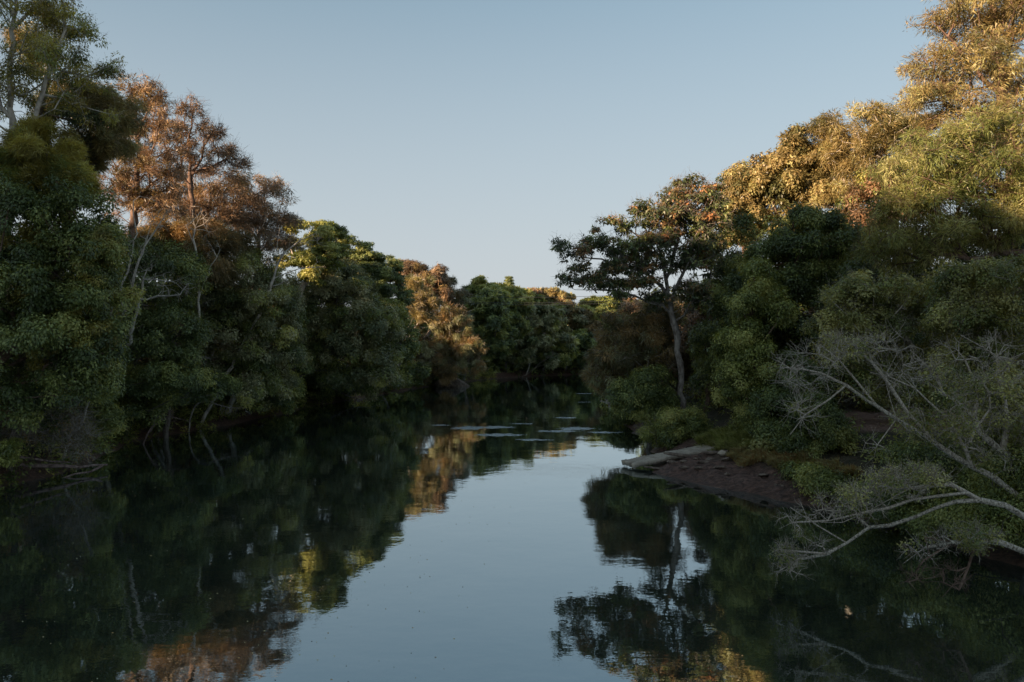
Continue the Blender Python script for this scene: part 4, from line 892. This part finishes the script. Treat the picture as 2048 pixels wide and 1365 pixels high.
# ---------------- boat ramp, rocks, log, boulder
def rough_slab(nx, ny, L, W, T, rng, irr=.12, ribs=False, jag=.0):
    """a slab with thickness; top may carry ribs across; edges broken"""
    xs_ = np.linspace(-L/2, L/2, nx); ys_ = np.linspace(-W/2, W/2, ny)
    X, Y = np.meshgrid(xs_, ys_); e = np.ones_like(X)
    ex = rng.normal(0, jag, ny); X[:, 0] += ex; X[:, -1] += rng.normal(0, jag, ny)
    Y[0] += rng.normal(0, jag*.6, nx); Y[-1] += rng.normal(0, jag*.6, nx)
    top = T/2+rng.normal(0, irr*.1, X.shape)
    if ribs: top = top+.028*(np.arange(nx)[None] % 2)*(X < L*.12)
    bot = -T/2+rng.normal(0, irr*.3, X.shape)
    n_ = nx*ny; V = np.concatenate([np.stack([X, Y, top], -1).reshape(-1, 3), np.stack([X*.985, Y*.985, bot], -1).reshape(-1, 3)])
    i = np.arange(ny-1)[:, None]*nx+np.arange(nx-1)[None]
    f1 = np.stack([i, i+1, i+nx+1, i+nx], -1).reshape(-1, 4); f2 = f1[:, ::-1]+n_
    rim = list(range(nx))+[nx*(j+1)-1 for j in range(1, ny)]+[nx*(ny-1)+k for k in range(nx-2, -1, -1)]+[nx*j for j in range(ny-2, 0, -1)]
    f3 = np.array([[rim[(k+1) % len(rim)], rim[k], rim[k]+n_, rim[(k+1) % len(rim)]+n_] for k in range(len(rim))])
    return V, np.concatenate([f1, f2, f3])
rr = np.random.default_rng(77)
V, Fc = rough_slab(64, 10, 5.3, 1.35, .22, rr, .10, True, .035)
A_, B_ = np.array([6.2, 41.2, .20]), np.array([11.5, 42.9, .92])
ux = unit(B_-A_); uy = unit(np.cross([0, 0, 1.], ux)); uz = np.cross(ux, uy)
mid = (A_+B_)/2
W3 = V[:, :1]*ux+V[:, 1:2]*uy+V[:, 2:]*uz
o = obj('boat_ramp', mesh_np('boat_ramp', W3, 4, Fc, [M['concrete']])); o.location = tuple(mid)
tag(o, 'ribbed concrete boat ramp slab jutting off the right bank towards the water', 'boat ramp')
def rock(name, label, cat, loc, s, mat, seed, flat=.4, group=None, rot=0):
    import bmesh
    bm = bmesh.new(); bmesh.ops.create_icosphere(bm, subdivisions=3, radius=1); rg = np.random.default_rng(seed)
    pl = unit(rg.normal(0, 1, (9, 3))); off = rg.uniform(.55, .85, 9)
    for v_ in bm.verts:
        p = np.array(v_.co)
        for a_, b_ in zip(pl, off):
            h_ = p@a_
            if h_ > b_: p = p-a_*(h_-b_)*.9
        p = p*np.array([s[0], s[1], s[2]])+rg.normal(0, .012, 3)
        v_.co = p
    me = bpy.data.meshes.new(name); bm.to_mesh(me); bm.free(); me.materials.append(M[mat])
    o = obj(name, me); o.location = loc; o.rotation_euler = (rg.normal(0, .08), rg.normal(0, .08), rot); tag(o, label, cat, group); return o
GS = 'broken slabs and stones by the ramp'
MUDR = [(8.6,40.0,.45,.22),(9.1,39.6,.3,.2),(9.9,39.8,.5,.25),(10.3,39.2,.35,.2),(11.2,39.9,.42,.25),(8.9,38.9,.25,.16),(9.5,38.2,.3,.18),(10.9,38.3,.32,.2),(11.5,37.2,.3,.2),(10.6,36.9,.3,.17),(11.9,35.6,.34,.2),(12.2,34.2,.3,.18)]
for i, (lab, x, y, s, dz) in enumerate([
    ('long broken slab tucked under the near edge of the ramp', 9.4, 40.55, (1.35,.36,.10), .06),
    ('flat tan slab just right of the longest broken slab', 10.75, 40.1, (.75,.34,.10), .10),
    ('low slab by the tip of the ramp, half in the mud', 7.9, 40.45, (.85,.26,.08), .02),
    ('small dark flat stone halfway down the mud bank', 9.9, 38.7, (.35,.22,.09), .05),
    ('grey flat stone nearest the waterline on the mud', 10.4, 37.6, (.38,.2,.08), .04),
    ('small brown stone beside the dry grass', 11.7, 38.6, (.26,.2,.10), .05),
    ('angular stone lying at the water behind the ramp', 8.5, 44.6, (.5,.3,.12), .06)]):
    rock('rock_slab', lab, 'rock', (x, y, max(gz(x, y), 0)+dz), s, 'rock', 300+i, group=GS, rot=.25-.1*i)
wds = ['first','second','third','fourth','fifth','sixth','seventh','eighth','ninth','tenth','eleventh','twelfth']
for i, (x, y, a_, b_) in enumerate(MUDR):
    rock('stone', '%s flat broken stone in the mud counting right from the ramp tip' % wds[sorted(range(12), key=lambda q_: MUDR[q_][0]/MUDR[q_][1]).index(i)], 'stone', (x, y, max(gz(x, y), 0)+.03), (a_, b_, .07), 'rock', 400+i, group='small stones in the mud', rot=.5*i)
rock('stone', 'single pale rounded stone on the mud below the ramp', 'stone', (11.0, 39.3, gz(11.0, 39.3)+.12), (.26,.2,.17), 'palerock', 320)
q = P(905, 763, 116); rock('boulder', 'brown boulder at the waterline beside the weeping tree, far left bank', 'boulder', (q[0], q[1], .3), (3.0,2.2,1.6), 'rock', 330)
def log(label, pts, r, seed):
    pts = np.array(pts); rg = np.random.default_rng(seed)
    A2, par, rad, main = skeleton([pts-pts[0]], np.zeros((0, 3)), r, rtip=r*.3, rng=rg)
    rad = np.linspace(r, r*.35, len(rad))*rg.uniform(.85, 1.15, len(rad))
    V, Fc = tubes(A2, par, rad, main, 9); o = obj('log', mesh_np('log', V, 4, Fc, [M['log']], smooth=True)); o.location = tuple(pts[0])
    tag(o, label, 'log', 'logs on the left mud bank')
log('pale driftwood log lying along the left waterline', [P(30,928,37.5),P(90,934,38.2),P(150,934,39.2),P(215,930,40.5)], .13, 5)
log('thin dark log slanting into the water below the driftwood', [P(205,932,39.6),P(170,945,39.0),P(110,962,38.2),P(60,975,37.6)], .07, 6)
log('short stub of fallen wood under the bare twig tangle', [P(40,915,37.2),P(100,922,37.8),P(140,925,38.6)], .08, 7)

# ---------------- power lines across the river
for lab, ya, ym, yb in [('highest power cable crossing the far river', 590, 595, 585), ('middle power cable crossing the far river', 601, 606, 596), ('lowest power cable crossing the far river', 604, 610, 601)]:
    a, b = P(880, ya, 118), P(1340, yb, 118); m_ = P(1090, ym, 118)
    t = np.linspace(0, 1, 24); q = a[None]*((1-t)*(1-2*t))[:, None]+m_[None]*(4*t*(1-t))[:, None]+b[None]*(t*(2*t-1))[:, None]
    V, Fc = tubes(q-q[0], np.arange(-1, 23), np.full(24, .03), np.r_[False, np.ones(23, bool)], 5)
    o = obj('power_cable', mesh_np('power_cable', V, 4, Fc, [M['wire']])); o.location = tuple(q[0])
    tag(o, lab, 'power cable', 'power cables over the river')


# ------------------------------------------------------------------ sun, sky, camera
w = bpy.data.worlds.new('World'); scene.world = w; w.use_nodes = True
nt = w.node_tree; nt.nodes.clear()
sky = nt.nodes.new('ShaderNodeTexSky'); sky.sky_type = 'NISHITA'; sky.sun_disc = False
SUN3 = np.array([SUN_AZ[0]*math.cos(SUN_EL), SUN_AZ[1]*math.cos(SUN_EL), math.sin(SUN_EL)])
sky.sun_elevation = SUN_EL; sky.sun_rotation = math.atan2(SUN_AZ[0], SUN_AZ[1]) % (2*math.pi)
sky.air_density = 1.0; sky.dust_density = 1.0; sky.ozone_density = 3.0; sky.altitude = 0
hs = nt.nodes.new('ShaderNodeHueSaturation'); hs.inputs['Saturation'].default_value = .85
gm = nt.nodes.new('ShaderNodeGamma'); gm.inputs[1].default_value = .48
tn = nt.nodes.new('ShaderNodeMix'); tn.data_type = 'RGBA'; tn.blend_type = 'MULTIPLY'; tn.inputs[0].default_value = 1; tn.inputs[7].default_value = (.91, 1.01, 1.0, 1)
bg = nt.nodes.new('ShaderNodeBackground'); bg.inputs[1].default_value = .123
wo = nt.nodes.new('ShaderNodeOutputWorld')
nt.links.new(sky.outputs[0], gm.inputs[0]); nt.links.new(gm.outputs[0], hs.inputs['Color']); nt.links.new(hs.outputs[0], tn.inputs[6]); tc_ = nt.nodes.new('ShaderNodeTexCoord'); sx = nt.nodes.new('ShaderNodeSeparateXYZ'); nt.links.new(tc_.outputs['Generated'], sx.inputs[0])
mr_ = nt.nodes.new('ShaderNodeMapRange'); mr_.inputs[1].default_value = .42; mr_.inputs[2].default_value = .04; mr_.inputs[3].default_value = 0; mr_.inputs[4].default_value = .92
nt.links.new(sx.outputs[2], mr_.inputs[0])
hz = nt.nodes.new('ShaderNodeMix'); hz.data_type = 'RGBA'; nt.links.new(mr_.outputs[0], hz.inputs[0]); nt.links.new(tn.outputs[2], hz.inputs[6]); hz.inputs[7].default_value = (1.81, 1.92, 2.03, 1)
nt.links.new(hz.outputs[2], bg.inputs[0]); nt.links.new(bg.outputs[0], wo.inputs[0])

from mathutils import Vector
sl = bpy.data.lights.new('sun', 'SUN'); sl.energy = 5; sl.angle = D2R(.5); sl.color = (1, .70, .47)
so = bpy.data.objects.new('sun', sl); link(so); so.rotation_euler = Vector(SUN3).to_track_quat('Z', 'Y').to_euler(); so.location = tuple(SUN3*300)

cam = bpy.data.cameras.new('camera'); cam.sensor_width = 36; cam.lens = 36*F/2048; cam.clip_end = 5000; cam.clip_start = .1
co = bpy.data.objects.new('camera', cam); link(co); co.location = (0, 0, CAMZ); co.rotation_euler = (D2R(90), 0, 0)
scene.camera = co
vs = scene.view_settings; scene.display_settings.display_device = 'sRGB'
vs.view_transform = 'Standard'; vs.look = 'None'; vs.gamma = 1; vs.exposure = 1.4; vs.use_curve_mapping = False
cy = scene.cycles
cy.max_bounces = 8; cy.diffuse_bounces = 6; cy.glossy_bounces = 3; cy.transmission_bounces = 3; cy.transparent_max_bounces = 4
cy.caustics_reflective = True; cy.blur_glossy = .5; cy.caustics_refractive = False; cy.sample_clamp_indirect = 4
cy.use_denoising = True; cy.denoiser = 'OPENIMAGEDENOISE'; cy.denoising_input_passes = 'RGB_ALBEDO_NORMAL'
print('leaf faces', COUNT[0])
